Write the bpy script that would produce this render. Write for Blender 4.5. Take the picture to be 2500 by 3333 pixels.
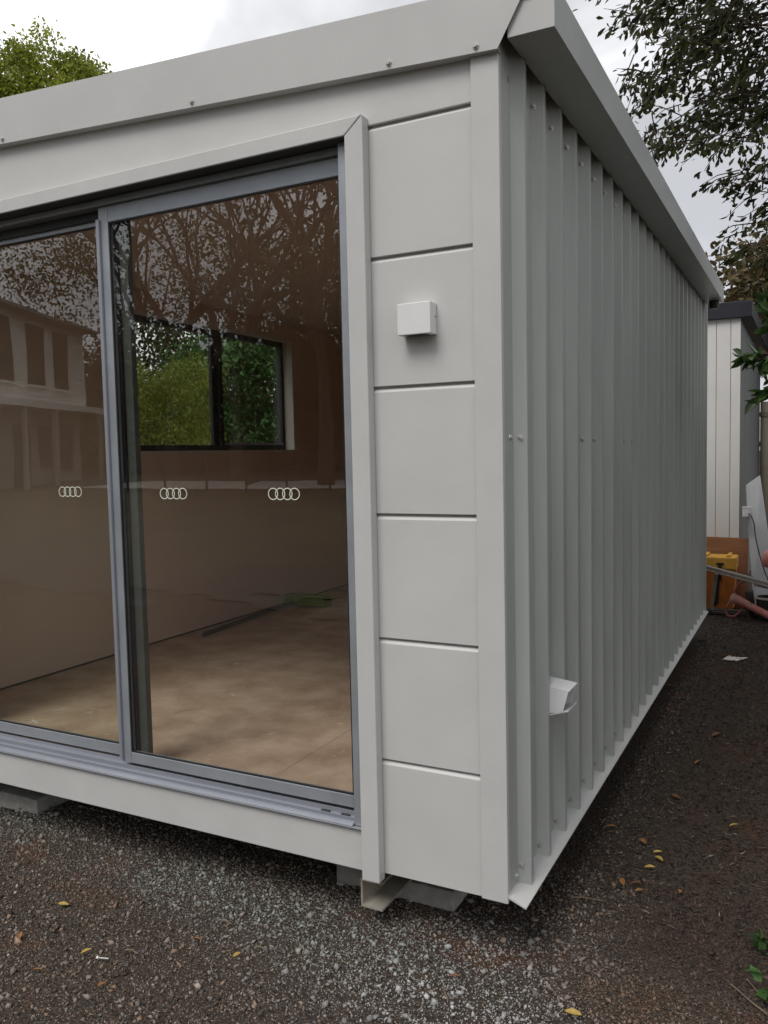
import bpy, math, random
import numpy as np
from mathutils import Vector, Matrix

for o in list(bpy.data.objects): bpy.data.objects.remove(o)
SC = bpy.context.scene
COL = SC.collection
random.seed(7)
RNG = np.random.default_rng(7)
rad = math.radians

# ------------------------------------------------------------------ camera
# coordinates: X along the cabin front (corner at 0), Y along its side, Z = 0 at the cabin's lower edge, ground at -0.22
FPX = 2684.9
CAM = np.array([.8094, -2.3361, 1.3922])
pitch, yaw, roll = -.0702, .4779, -.0219
_f = np.array([-math.sin(yaw) * math.cos(pitch), math.cos(yaw) * math.cos(pitch), math.sin(pitch)])
_r = np.array([math.cos(yaw), math.sin(yaw), 0.0])
_u = np.cross(_r, _f)
_R = math.cos(roll) * _r + math.sin(roll) * _u
_U = -math.sin(roll) * _r + math.cos(roll) * _u
cam_d = bpy.data.cameras.new('camera'); cam = bpy.data.objects.new('camera', cam_d); COL.objects.link(cam)
cam_d.sensor_fit = 'HORIZONTAL'; cam_d.sensor_width = 36; cam_d.lens = FPX / 2500 * 36
cam_d.clip_start = .05; cam_d.clip_end = 1000
m = Matrix.Identity(4)
for i in range(3):
    m[i][0], m[i][1], m[i][2], m[i][3] = _R[i], _U[i], -_f[i], CAM[i]
cam.matrix_world = m
SC.camera = cam
SC.render.resolution_x, SC.render.resolution_y = 768, 1024

def ray(x, y): return _f + _R * (x - 1250) / FPX + _U * (1666.5 - y) / FPX
def at_y(x, y, Y): d = ray(x, y); return CAM + d * ((Y - CAM[1]) / d[1])
def at_x(x, y, X): d = ray(x, y); return CAM + d * ((X - CAM[0]) / d[0])
def at_z(x, y, Z): d = ray(x, y); return CAM + d * ((Z - CAM[2]) / d[2])

# ------------------------------------------------------------------ sky, sun, exposure
SUN_EL, SUN_AZ = 56, 190          # veiled sun high behind the photographer, a little to the left
W = bpy.data.worlds.new('World'); SC.world = W; W.use_nodes = True
nt = W.node_tree; nt.nodes.clear()
def N(t, kind, **kw):
    n = t.nodes.new(kind)
    for k, v in kw.items(): setattr(n, k, v)
    return n
sky = N(nt, 'ShaderNodeTexSky', sky_type='NISHITA', sun_disc=False)
sky.sun_elevation = rad(SUN_EL); sky.sun_rotation = rad(SUN_AZ)
sk = N(nt, 'ShaderNodeVectorMath', operation='SCALE'); sk.inputs['Scale'].default_value = .11
nt.links.new(sky.outputs[0], sk.inputs[0])
tc = N(nt, 'ShaderNodeTexCoord'); mp = N(nt, 'ShaderNodeMapping')
mp.inputs['Scale'].default_value = (1, 1, 1.5); mp.inputs['Location'].default_value = (3.1, 1.7, .4)
nt.links.new(tc.outputs['Generated'], mp.inputs[0])
n1 = N(nt, 'ShaderNodeTexNoise'); n1.inputs['Scale'].default_value = 1.9; n1.inputs['Detail'].default_value = 5; n1.inputs['Roughness'].default_value = .5; n1.inputs['Distortion'].default_value = .6
nt.links.new(mp.outputs[0], n1.inputs['Vector'])
cr = N(nt, 'ShaderNodeValToRGB')
cr.color_ramp.elements[0].position = .36; cr.color_ramp.elements[0].color = (.47, .475, .495, 1)
cr.color_ramp.elements[1].position = .58; cr.color_ramp.elements[1].color = (1.08, 1.08, 1.08, 1)
e = cr.color_ramp.elements.new(.49); e.color = (.72, .725, .74, 1)
nt.links.new(n1.outputs['Fac'], cr.inputs[0])
mx = N(nt, 'ShaderNodeMix', data_type='RGBA'); mx.inputs[0].default_value = .93
nt.links.new(sk.outputs[0], mx.inputs[6]); nt.links.new(cr.outputs[0], mx.inputs[7])
bg = N(nt, 'ShaderNodeBackground'); bg.inputs[1].default_value = 1.0
wo = N(nt, 'ShaderNodeOutputWorld')
nt.links.new(mx.outputs[2], bg.inputs[0]); nt.links.new(bg.outputs[0], wo.inputs[0])

sd = bpy.data.lights.new('sun', 'SUN'); sun = bpy.data.objects.new('sun', sd); COL.objects.link(sun)
sd.energy = 1.5; sd.angle = rad(28); sd.color = (1, .96, .9)
az = rad(SUN_AZ)
sdir = Vector((math.sin(az) * math.cos(rad(SUN_EL)), math.cos(az) * math.cos(rad(SUN_EL)), math.sin(rad(SUN_EL))))
sun.rotation_euler = sdir.to_track_quat('Z', 'Y').to_euler()
SC.view_settings.view_transform = 'Standard'; SC.view_settings.look = 'None'
SC.view_settings.exposure = .42; SC.view_settings.gamma = 1
SC.render.engine = 'CYCLES'
SC.cycles.max_bounces = 10; SC.cycles.transparent_max_bounces = 24; SC.cycles.diffuse_bounces = 5; SC.cycles.glossy_bounces = 4
SC.cycles.caustics_reflective = False; SC.cycles.caustics_refractive = False

# ------------------------------------------------------------------ materials
MATS = {}
def pmat(name, col, rough=.6, metal=0., var=.0, vscale=8., bump=0., bscale=60., col2=None, spec=.5, stretch=(1, 1, 1), speck=0., speck_col=(.02, .02, .02)):
    mt = bpy.data.materials.new(name); mt.use_nodes = True; t = mt.node_tree
    b = t.nodes['Principled BSDF']; b.inputs['Roughness'].default_value = rough; b.inputs['Metallic'].default_value = metal
    b.inputs['Specular IOR Level'].default_value = spec
    co = N(t, 'ShaderNodeTexCoord'); ma = N(t, 'ShaderNodeMapping'); ma.inputs['Scale'].default_value = stretch
    t.links.new(co.outputs['Object'], ma.inputs[0])
    nz = N(t, 'ShaderNodeTexNoise'); nz.inputs['Scale'].default_value = vscale; nz.inputs['Detail'].default_value = 6; nz.inputs['Roughness'].default_value = .62
    t.links.new(ma.outputs[0], nz.inputs['Vector'])
    c2 = col2 if col2 else tuple(c * (1 - var) for c in col)
    rp = N(t, 'ShaderNodeValToRGB'); rp.color_ramp.elements[0].position = .35; rp.color_ramp.elements[1].position = .65
    rp.color_ramp.elements[0].color = (*c2, 1); rp.color_ramp.elements[1].color = (*col, 1)
    t.links.new(nz.outputs['Fac'], rp.inputs[0]); out = rp.outputs[0]
    if speck > 0:
        n2 = N(t, 'ShaderNodeTexNoise'); n2.inputs['Scale'].default_value = vscale * 9; n2.inputs['Detail'].default_value = 3
        t.links.new(ma.outputs[0], n2.inputs['Vector'])
        r2 = N(t, 'ShaderNodeValToRGB'); r2.color_ramp.elements[0].position = .70 - speck; r2.color_ramp.elements[1].position = .74 - speck
        t.links.new(n2.outputs['Fac'], r2.inputs[0])
        mm = N(t, 'ShaderNodeMix', data_type='RGBA'); t.links.new(r2.outputs[0], mm.inputs[0]); t.links.new(out, mm.inputs[6]); mm.inputs[7].default_value = (*speck_col, 1)
        out = mm.outputs[2]
    t.links.new(out, b.inputs['Base Color'])
    # uneven gloss
    mr = N(t, 'ShaderNodeMapRange'); mr.inputs['To Min'].default_value = max(.02, rough - .1); mr.inputs['To Max'].default_value = min(1, rough + .1)
    t.links.new(nz.outputs['Fac'], mr.inputs[0]); t.links.new(mr.outputs[0], b.inputs['Roughness'])
    if bump > 0:
        nb = N(t, 'ShaderNodeTexNoise'); nb.inputs['Scale'].default_value = bscale; nb.inputs['Detail'].default_value = 5
        t.links.new(ma.outputs[0], nb.inputs['Vector'])
        bp = N(t, 'ShaderNodeBump'); bp.inputs['Strength'].default_value = bump; bp.inputs['Distance'].default_value = .01
        t.links.new(nb.outputs['Fac'], bp.inputs['Height']); t.links.new(bp.outputs[0], b.inputs['Normal'])
    MATS[name] = mt
    return mt

pmat('board_paint', (.56, .558, .55), .55, var=.07, vscale=2.2, bump=.06, bscale=30)
pmat('trim_paint', (.55, .55, .545), .40, var=.07, vscale=4, bump=.08, bscale=6)
pmat('fascia_steel', (.525, .525, .52), .38, var=.07, vscale=2.5, bump=.16, bscale=2.6)
pmat('wall_steel', (.455, .475, .455), .42, var=.18, vscale=5, bump=.12, bscale=5, stretch=(1, 1, .14), speck=.0)
pmat('gutter_steel', (.50, .515, .505), .38, var=.1, vscale=5, bump=.04, bscale=10)
pmat('soffit_steel', (.36, .36, .34), .5, var=.2, vscale=6)
pmat('white_plastic', (.78, .78, .8), .4, var=.03)
pmat('lamp_white', (.74, .74, .74), .45, var=.04)
pmat('aluminium', (.40, .43, .47), .38, .45, var=.12, vscale=7, bump=.03, bscale=90)
pmat('track_aluminium', (.34, .36, .405), .36, .4, var=.05, vscale=9, stretch=(.4, 1, 1))
pmat('rubber', (.012, .012, .013), .6)
pmat('dark_alu', (.045, .05, .05), .45, .2, var=.2)
pmat('screen_stile', (.10, .115, .11), .5, .0, var=.3, vscale=6)  # aluminium stile, its shade behind the front pane put into the colour
pmat('steel_bearer', (.33, .31, .27), .65, .1, var=.2, vscale=6, col2=(.24, .19, .13), bump=.1, bscale=50)
pmat('concrete', (.40, .39, .36), .92, var=.4, vscale=14, bump=.5, bscale=70, col2=(.27, .265, .24))
pmat('room_wall', (.78, .635, .555), .8, var=.07, vscale=2)
pmat('room_white', (.72, .70, .66), .6, var=.05)
pmat('ceiling_board', (.78, .66, .58), .8, var=.06)
pmat('chipboard', (.60, .465, .365), .72, vscale=5, col2=(.40, .285, .205), bump=.05, bscale=120, speck=.05, speck_col=(.56, .47, .38))
pmat('plaster_dust', (.74, .70, .64), .9, var=.2, vscale=30)
pmat('screw_zinc', (.55, .55, .53), .35, .3, var=.2, vscale=40)
pmat('green_plastic', (.17, .31, .03), .5, var=.3, vscale=30)
pmat('broom_handle', (.022, .038, .014), .5, var=.25, vscale=12)
pmat('bristle', (.18, .33, .03), .85, var=.5, vscale=90, bump=.8, bscale=160, stretch=(1, 1, .2))
pmat('orange_box', (.62, .20, .035), .5, var=.25, vscale=7)
pmat('yellow_lid', (.80, .43, .07), .5, var=.2, vscale=9)
pmat('black_iron', (.02, .02, .02), .5, var=.2)
pmat('plywood', (.34, .155, .07), .7, vscale=4, col2=(.22, .09, .04), bump=.1, bscale=20, stretch=(.3, 1, 3))
pmat('shed_board', (.71, .695, .68), .6, var=.06, vscale=3)
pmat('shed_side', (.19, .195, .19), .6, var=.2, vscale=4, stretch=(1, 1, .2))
pmat('shed_fascia', (.018, .017, .03), .5, var=.2)
pmat('grey_board', (.42, .43, .45), .7, var=.12, vscale=4)
pmat('timber_grey', (.33, .30, .27), .85, var=.4, vscale=9, stretch=(.25, 1, 1), bump=.3, bscale=50)
pmat('timber_dark', (.075, .06, .05), .85, var=.35, vscale=9, bump=.3, bscale=40)
pmat('faded_red', (.52, .13, .11), .6, vscale=7, col2=(.48, .30, .27))
pmat('red_bar', (.42, .07, .06), .5, vscale=10, col2=(.40, .22, .20))
pmat('bucket_black', (.03, .03, .028), .55, var=.3, vscale=12)
pmat('litter_white', (.62, .6, .56), .8, var=.15, vscale=20)
pmat('pipe_beige', (.25, .215, .165), .7, var=.2, vscale=5)
pmat('bark', (.10, .075, .055), .95, var=.5, vscale=14, bump=.8, bscale=30, stretch=(1, 1, .3))
pmat('bark_pale', (.17, .14, .11), .95, var=.5, vscale=10, bump=.6, bscale=25, stretch=(1, 1, .3))
pmat('twig_wood', (.24, .18, .12), .9, var=.4, vscale=30)
pmat('house_white', (.86, .85, .82), .6, var=.05)
pmat('house_cream', (.45, .42, .37), .8, var=.12, vscale=2)
pmat('house_dark', (.06, .055, .055), .3)
pmat('house_brown', (.22, .10, .08), .7, var=.2)
pmat('roof_tin', (.22, .22, .23), .5, var=.1)
pmat('driveway_concrete', (.52, .48, .44), .9, var=.15, vscale=2)
pmat('terracotta', (.20, .10, .07), .8, var=.2)

def leaf_mat(name, c1, c2, trans=.35, rough=.5, spec=.2):
    mt = bpy.data.materials.new(name); mt.use_nodes = True; t = mt.node_tree
    b = t.nodes['Principled BSDF']; b.inputs['Roughness'].default_value = rough; b.inputs['Specular IOR Level'].default_value = spec
    at = N(t, 'ShaderNodeAttribute', attribute_name='tone')
    rp = N(t, 'ShaderNodeValToRGB'); rp.color_ramp.elements[0].color = (*c1, 1); rp.color_ramp.elements[1].color = (*c2, 1)
    t.links.new(at.outputs['Fac'], rp.inputs[0]); t.links.new(rp.outputs[0], b.inputs['Base Color'])
    tr = N(t, 'ShaderNodeBsdfTranslucent'); t.links.new(rp.outputs[0], tr.inputs[0])
    ms = N(t, 'ShaderNodeMixShader'); ms.inputs[0].default_value = trans
    o = t.nodes['Material Output']; t.links.new(b.outputs[0], ms.inputs[1]); t.links.new(tr.outputs[0], ms.inputs[2]); t.links.new(ms.outputs[0], o.inputs[0])
    MATS[name] = mt
leaf_mat('leaf_dark', (.014, .016, .012), (.085, .095, .03), .3)
leaf_mat('leaf_olive', (.03, .04, .012), (.12, .14, .03), .4)
leaf_mat('leaf_glossy', (.03, .055, .02), (.10, .19, .05), .3, .3, .5)
leaf_mat('leaf_lime', (.09, .12, .014), (.40, .43, .06), .4)
leaf_mat('leaf_yellowgreen', (.10, .13, .02), (.32, .36, .07), .45)
leaf_mat('leaf_green', (.03, .07, .022), (.11, .24, .07), .4)
leaf_mat('leaf_mid', (.02, .03, .012), (.08, .10, .03), .35)
leaf_mat('leaf_brown', (.05, .04, .02), (.15, .11, .05), .35)

def glass_mat(name, tint, ior):
    mt = bpy.data.materials.new(name); mt.use_nodes = True; t = mt.node_tree
    t.nodes.remove(t.nodes['Principled BSDF'])
    tr = N(t, 'ShaderNodeBsdfTransparent'); tr.inputs[0].default_value = (*tint, 1)
    gl = N(t, 'ShaderNodeBsdfGlossy'); gl.inputs['Roughness'].default_value = .0; gl.inputs[0].default_value = (1, 1, 1, 1)
    fr = N(t, 'ShaderNodeFresnel')       # both faces of the pane reflect like the outer one (no total reflection inside the thin sheet)
    ge = N(t, 'ShaderNodeNewGeometry'); mr = N(t, 'ShaderNodeMapRange'); mr.inputs['To Min'].default_value = ior; mr.inputs['To Max'].default_value = 1 / ior
    t.links.new(ge.outputs['Backfacing'], mr.inputs[0]); t.links.new(mr.outputs[0], fr.inputs[0])
    # old glass is slightly wavy
    co = N(t, 'ShaderNodeTexCoord'); nz = N(t, 'ShaderNodeTexNoise'); nz.inputs['Scale'].default_value = 3; nz.inputs['Detail'].default_value = 1
    t.links.new(co.outputs['Object'], nz.inputs['Vector'])
    bp = N(t, 'ShaderNodeBump'); bp.inputs['Strength'].default_value = .02; bp.inputs['Distance'].default_value = .02
    t.links.new(nz.outputs['Fac'], bp.inputs['Height']); t.links.new(bp.outputs[0], gl.inputs['Normal'])
    ms = N(t, 'ShaderNodeMixShader'); o = t.nodes['Material Output']
    t.links.new(fr.outputs[0], ms.inputs[0]); t.links.new(tr.outputs[0], ms.inputs[1]); t.links.new(gl.outputs[0], ms.inputs[2]); t.links.new(ms.outputs[0], o.inputs[0])
    MATS[name] = mt
glass_mat('door_glass', (.965, .96, .945), 1.74)
glass_mat('left_glass', (.935, .945, .91), 1.74)
glass_mat('window_glass', (.95, .96, .95), 1.5)
def mesh_screen():
    mt = bpy.data.materials.new('insect_mesh'); mt.use_nodes = True; t = mt.node_tree
    b = t.nodes['Principled BSDF']; b.inputs['Base Color'].default_value = (.09, .10, .085, 1); b.inputs['Roughness'].default_value = .7
    tr = N(t, 'ShaderNodeBsdfTransparent'); ms = N(t, 'ShaderNodeMixShader'); ms.inputs[0].default_value = .26
    o = t.nodes['Material Output']; t.links.new(tr.outputs[0], ms.inputs[1]); t.links.new(b.outputs[0], ms.inputs[2]); t.links.new(ms.outputs[0], o.inputs[0])
    MATS['insect_mesh'] = mt
mesh_screen()
def etched():
    mt = pmat('etched_frost', (.62, .64, .56), .7)
etched()

def ground_mat():
    mt = bpy.data.materials.new('gravel_ground'); mt.use_nodes = True; t = mt.node_tree
    b = t.nodes['Principled BSDF']; b.inputs['Roughness'].default_value = .95; b.inputs['Specular IOR Level'].default_value = .2
    co = N(t, 'ShaderNodeTexCoord')
    def noise(s, d=6):
        n = N(t, 'ShaderNodeTexNoise'); n.inputs['Scale'].default_value = s; n.inputs['Detail'].default_value = d; n.inputs['Roughness'].default_value = .65
        t.links.new(co.outputs['Object'], n.inputs['Vector']); return n.outputs['Fac']
    def ramp(f, p0, p1, c0, c1):
        r = N(t, 'ShaderNodeValToRGB'); r.color_ramp.elements[0].position = p0; r.color_ramp.elements[1].position = p1
        r.color_ramp.elements[0].color = (*c0, 1); r.color_ramp.elements[1].color = (*c1, 1); t.links.new(f, r.inputs[0]); return r.outputs[0]
    base = ramp(noise(70, 4), .3, .7, (.024, .018, .014), (.085, .066, .053))
    red = ramp(noise(2.3, 3), .56, .68, (0, 0, 0), (1, 1, 1))
    mm = N(t, 'ShaderNodeMix', data_type='RGBA'); t.links.new(red, mm.inputs[0]); t.links.new(base, mm.inputs[6]); mm.inputs[7].default_value = (.075, .040, .026, 1)
    t.links.new(mm.outputs[2], b.inputs['Base Color'])
    bp = N(t, 'ShaderNodeBump'); bp.inputs['Strength'].default_value = .9; bp.inputs['Distance'].default_value = .012
    vo = N(t, 'ShaderNodeTexVoronoi'); vo.inputs['Scale'].default_value = 85; t.links.new(co.outputs['Object'], vo.inputs['Vector'])
    t.links.new(vo.outputs['Distance'], bp.inputs['Height']); t.links.new(bp.outputs[0], b.inputs['Normal'])
    MATS['gravel_ground'] = mt
ground_mat()
def attr_mat(name, rough=.9):
    mt = bpy.data.materials.new(name); mt.use_nodes = True; t = mt.node_tree
    b = t.nodes['Principled BSDF']; b.inputs['Roughness'].default_value = rough; b.inputs['Specular IOR Level'].default_value = .25
    a = N(t, 'ShaderNodeAttribute', attribute_name='hue'); t.links.new(a.outputs['Color'], b.inputs['Base Color'])
    MATS[name] = mt
attr_mat('stone')
pmat('lawn_grass', (.085, .08, .03), .95, vscale=.9, col2=(.045, .038, .024), bump=.8, bscale=60)
def lawn_edge():        # worn turf: bare earth shows in patches towards the gravel
    t = MATS['lawn_grass'].node_tree; b = t.nodes['Principled BSDF']; src = b.inputs['Base Color'].links[0].from_socket
    co = N(t, 'ShaderNodeTexCoord'); se = N(t, 'ShaderNodeSeparateXYZ'); t.links.new(co.outputs['Object'], se.inputs[0])
    nz = N(t, 'ShaderNodeTexNoise'); nz.inputs['Scale'].default_value = .5; nz.inputs['Detail'].default_value = 6; t.links.new(co.outputs['Object'], nz.inputs['Vector'])
    ma = N(t, 'ShaderNodeMath', operation='MULTIPLY_ADD'); ma.inputs[1].default_value = 9; t.links.new(nz.outputs['Fac'], ma.inputs[0]); t.links.new(se.outputs['Y'], ma.inputs[2])
    mr = N(t, 'ShaderNodeMapRange'); mr.inputs['From Min'].default_value = -5.5; mr.inputs['From Max'].default_value = .2; t.links.new(ma.outputs[0], mr.inputs[0])
    mm = N(t, 'ShaderNodeMix', data_type='RGBA'); t.links.new(mr.outputs[0], mm.inputs[0]); t.links.new(src, mm.inputs[6]); mm.inputs[7].default_value = (.040, .033, .028, 1); t.links.new(mm.outputs[2], b.inputs['Base Color'])
lawn_edge()

# ------------------------------------------------------------------ helpers
def link(name, me, mat=None, parent=None):
    o = bpy.data.objects.new(name, me); COL.objects.link(o)
    if me is not None and mat and not me.materials: me.materials.append(MATS[mat])
    if parent is not None: o.parent = parent
    return o
def tag(o, label=None, cat=None, group=None, kind=None):
    if label: o['label'] = label
    if cat: o['category'] = cat
    if group: o['group'] = group
    if kind: o['kind'] = kind
    return o
def thing(name, label, cat, loc=(0, 0, 0), rz=0, group=None):
    o = bpy.data.objects.new(name, None); COL.objects.link(o); o.location = loc; o.rotation_euler = (0, 0, rz)
    o.empty_display_size = .1
    return tag(o, label, cat, group)
class MB:
    def __init__(s): s.v = []; s.f = []
    def poly(s, vs, fs):
        n = len(s.v); s.v += [tuple(map(float, p)) for p in vs]; s.f += [tuple(i + n for i in f) for f in fs]; return s
    def box(s, x0, x1, y0, y1, z0, z1):
        return s.poly([(x0, y0, z0), (x1, y0, z0), (x1, y1, z0), (x0, y1, z0), (x0, y0, z1), (x1, y0, z1), (x1, y1, z1), (x0, y1, z1)],
                      [(3, 2, 1, 0), (4, 5, 6, 7), (0, 1, 5, 4), (1, 2, 6, 5), (2, 3, 7, 6), (3, 0, 4, 7)])
    def prism(s, pts, axis, a, b):
        # pts: 2-D outline; extruded along axis ('x': pts=(y,z), 'y': pts=(x,z), 'z': pts=(x,y)) from a to b
        def P(p, t): return (t, p[0], p[1]) if axis == 'x' else (p[0], t, p[1]) if axis == 'y' else (p[0], p[1], t)
        n = len(pts); vs = [P(p, a) for p in pts] + [P(p, b) for p in pts]
        return s.poly(vs, [tuple(range(n))[::-1], tuple(range(n, 2 * n))] + [(i, (i + 1) % n, n + (i + 1) % n, n + i) for i in range(n)])
    def tube(s, pts, radii, seg=8, caps=True):
        pts = [Vector(p) for p in pts]; n = len(pts); base = len(s.v)
        if not hasattr(radii, '__len__'): radii = [radii] * n
        up = Vector((.13, .21, .97)); prev = None
        for i, p in enumerate(pts):
            d = (pts[min(i + 1, n - 1)] - pts[max(i - 1, 0)]).normalized()
            a = d.cross(prev if prev else up)
            if a.length < 1e-4: a = d.cross(Vector((1, 0, 0)))
            a.normalize(); b = d.cross(a); prev = -b if False else b.cross(d).cross(d) if False else up if abs(d.dot(up)) < .95 else Vector((1, 0, 0))
            a = d.cross(prev).normalized(); b = d.cross(a)
            for k in range(seg):
                t = 2 * math.pi * k / seg; q = p + (a * math.cos(t) + b * math.sin(t)) * radii[i]; s.v.append(tuple(q))
        for i in range(n - 1):
            for k in range(seg):
                a0 = base + i * seg + k; a1 = base + i * seg + (k + 1) % seg
                s.f.append((a0, a1, a1 + seg, a0 + seg))
        if caps:
            s.f.append(tuple(base + k for k in range(seg))[::-1]); s.f.append(tuple(base + (n - 1) * seg + k for k in range(seg)))
        return s
    def lathe(s, prof, c=(0, 0, 0), seg=20):
        base = len(s.v)
        for r, z in prof:
            for k in range(seg):
                t = 2 * math.pi * k / seg; s.v.append((c[0] + r * math.cos(t), c[1] + r * math.sin(t), c[2] + z))
        for i in range(len(prof) - 1):
            for k in range(seg):
                a0 = base + i * seg + k; a1 = base + i * seg + (k + 1) % seg; s.f.append((a0, a1, a1 + seg, a0 + seg))
        return s
    def mesh(s, name):
        me = bpy.data.meshes.new(name); me.from_pydata(s.v, [], s.f); me.validate(); me.update(); return me
    def build(s, name, mat, parent=None, bevel=0, seg=2, smooth=False):
        me = s.mesh(name); o = link(name, me, mat, parent)
        if bevel:
            b = o.modifiers.new('edge', 'BEVEL'); b.width = bevel; b.segments = seg; b.limit_method = 'ANGLE'; b.angle_limit = rad(35)
        if smooth:
            for p in me.polygons: p.use_smooth = True
        return o
def box(name, mat, parent, b, bevel=0): return MB().box(*b).build(name, mat, parent, bevel)

def quick_mesh(name, V, F, k, attrs=None):
    # V (n,3); F (m,k) numpy; fast build; attrs {name: (n,3 colour) or (n,) float} per vertex
    me = bpy.data.meshes.new(name); me.vertices.add(len(V)); me.vertices.foreach_set('co', V.astype(np.float32).ravel())
    me.loops.add(F.size); me.loops.foreach_set('vertex_index', F.astype(np.int32).ravel())
    me.polygons.add(len(F)); me.polygons.foreach_set('loop_start', np.arange(0, F.size, k, dtype=np.int32))
    me.polygons.foreach_set('loop_total', np.full(len(F), k, dtype=np.int32))
    me.update(calc_edges=True)
    for n, a in (attrs or {}).items():
        if a.ndim == 1:
            at = me.attributes.new(n, 'FLOAT', 'POINT'); at.data.foreach_set('value', a.astype(np.float32))
        else:
            at = me.attributes.new(n, 'FLOAT_COLOR', 'POINT'); at.data.foreach_set('color', np.c_[a, np.ones(len(a))].astype(np.float32).ravel())
    return me

def unit(a): return a / (np.linalg.norm(a, axis=-1, keepdims=True) + 1e-9)
LEAF_OBO = [(0, 0), (.30, .12), (.68, .21), (1, 0)]     # along, half width
LEAF_LAN = [(0, 0), (.30, .09), (.65, .075), (1, 0)]
LEAF_OVA = [(0, 0), (.25, .24), (.65, .20), (1, 0)]
def leaf_arrays(pos, size, droop=.3, shape=LEAF_OVA, rng=RNG, dirs=None):
    n = len(pos)
    d = rng.normal(size=(n, 3)); d[:, 2] -= droop * 2
    if dirs is not None: d = d * .8 + dirs
    d = unit(d); s = unit(np.cross(d, rng.normal(size=(n, 3)))); nn = np.cross(d, s)
    L = (size * rng.uniform(.65, 1.25, n))[:, None]
    w1, w2 = shape[1], shape[2]; fold = .10
    vs = [pos, pos + d * L * w1[0] + s * L * w1[1] + nn * L * fold, pos + d * L * w2[0] + s * L * w2[1] + nn * L * fold * .8, pos + d * L,
          pos + d * L * w2[0] - s * L * w2[1] + nn * L * fold * .8, pos + d * L * w1[0] - s * L * w1[1] + nn * L * fold]
    V = np.stack(vs, 1).reshape(-1, 3); i = np.arange(n)[:, None] * 6
    F = np.concatenate([i + np.array([[0, 1, 2, 3]]), i + np.array([[0, 3, 4, 5]])], 1).reshape(-1, 4)
    return V, F
def foliage(name, pos, size, mat, parent, droop=.3, shape=LEAF_OVA, dirs=None, tone=None):
    V, F = leaf_arrays(pos, size, droop, shape, dirs=dirs)
    tn = RNG.uniform(0, 1, len(pos)) if tone is None else tone
    me = quick_mesh(name, V, F, 4, {'tone': np.repeat(tn, 6)})
    return link(name, me, mat, parent)

# ------------------------------------------------------------------ the ground
G = -.22
def vnoise(x, y, s, seed=0):
    r = np.random.default_rng(seed); a = r.uniform(0, 2 * np.pi, (7, 3)); k = r.uniform(.6, 1.6, 7); o = 0
    for i in range(7): o = o + np.sin((x * np.cos(a[i, 0]) + y * np.sin(a[i, 0])) * s * k[i] + a[i, 1] * 9)
    return o / 7
def ground_h(x, y):
    d = np.hypot(x, np.minimum(y, 0)); rise = .031 * np.maximum(0, np.minimum(d, 45) - 4) * np.clip((-y - 1.5) / 4, 0, 1)
    near = np.exp(-((x + .5) ** 2 + (y - 1) ** 2) / 30)
    return G + rise + near * (.010 * vnoise(x, y, 5, 1) + .006 * vnoise(x, y, 14, 2))
def axis_pts(parts):
    o = []
    for a, b, n in parts: o += list(np.linspace(a, b, n, endpoint=False))
    return np.array(o + [parts[-1][1]])
gx = axis_pts([(-300, -60, 8), (-60, -8, 26), (-8, -3.4, 14), (-3.4, 1.4, 96), (1.4, 12, 14), (12, 300, 10)])
gy = axis_pts([(-300, -60, 8), (-60, -8, 26), (-8, -1.6, 18), (-1.6, 1.6, 70), (1.6, 8, 60), (8, 60, 16), (60, 300, 8)])
XX, YY = np.meshgrid(gx, gy, indexing='ij'); ZZ = ground_h(XX, YY)
nx, ny = XX.shape; idx = np.arange(nx * ny).reshape(nx, ny)
GF = np.stack([idx[:-1, :-1], idx[1:, :-1], idx[1:, 1:], idx[:-1, 1:]], -1).reshape(-1, 4)
ground = link('ground', quick_mesh('ground', np.stack([XX, YY, ZZ], -1).reshape(-1, 3), GF, 4), 'gravel_ground'); tag(ground, kind='structure')
for p in ground.data.polygons: p.use_smooth = True

def sheet(name, mat, inside, z, xs, ys):
    X, Y = np.meshgrid(xs, ys, indexing='ij'); Z = ground_h(X, Y) + z; n0, n1 = X.shape; ii = np.arange(n0 * n1).reshape(n0, n1)
    F = np.stack([ii[:-1, :-1], ii[1:, :-1], ii[1:, 1:], ii[:-1, 1:]], -1).reshape(-1, 4)
    cx = (X[:-1, :-1] + X[1:, 1:]).ravel() / 2; cy = (Y[:-1, :-1] + Y[1:, 1:]).ravel() / 2
    F = F[inside(cx, cy)]
    o = link(name, quick_mesh(name, np.stack([X, Y, Z], -1).reshape(-1, 3), F, 4), mat); tag(o, kind='structure'); return o
sheet('lawn', 'lawn_grass', lambda x, y: (y < -4.2 + .9 * vnoise(x, y, 1.3, 8) + 1.0 * vnoise(x, y, 6, 9)), .012, np.linspace(-48, 20, 400), np.linspace(-50, -3, 300))
sheet('driveway', 'driveway_concrete', lambda x, y: (np.abs((y + 20.5) + .28 * (x + 14)) < 1.6 + .5 * np.sin(x * .3)) & (x > -21), .035, np.linspace(-22, 10, 150), np.linspace(-34, -8, 150))

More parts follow.
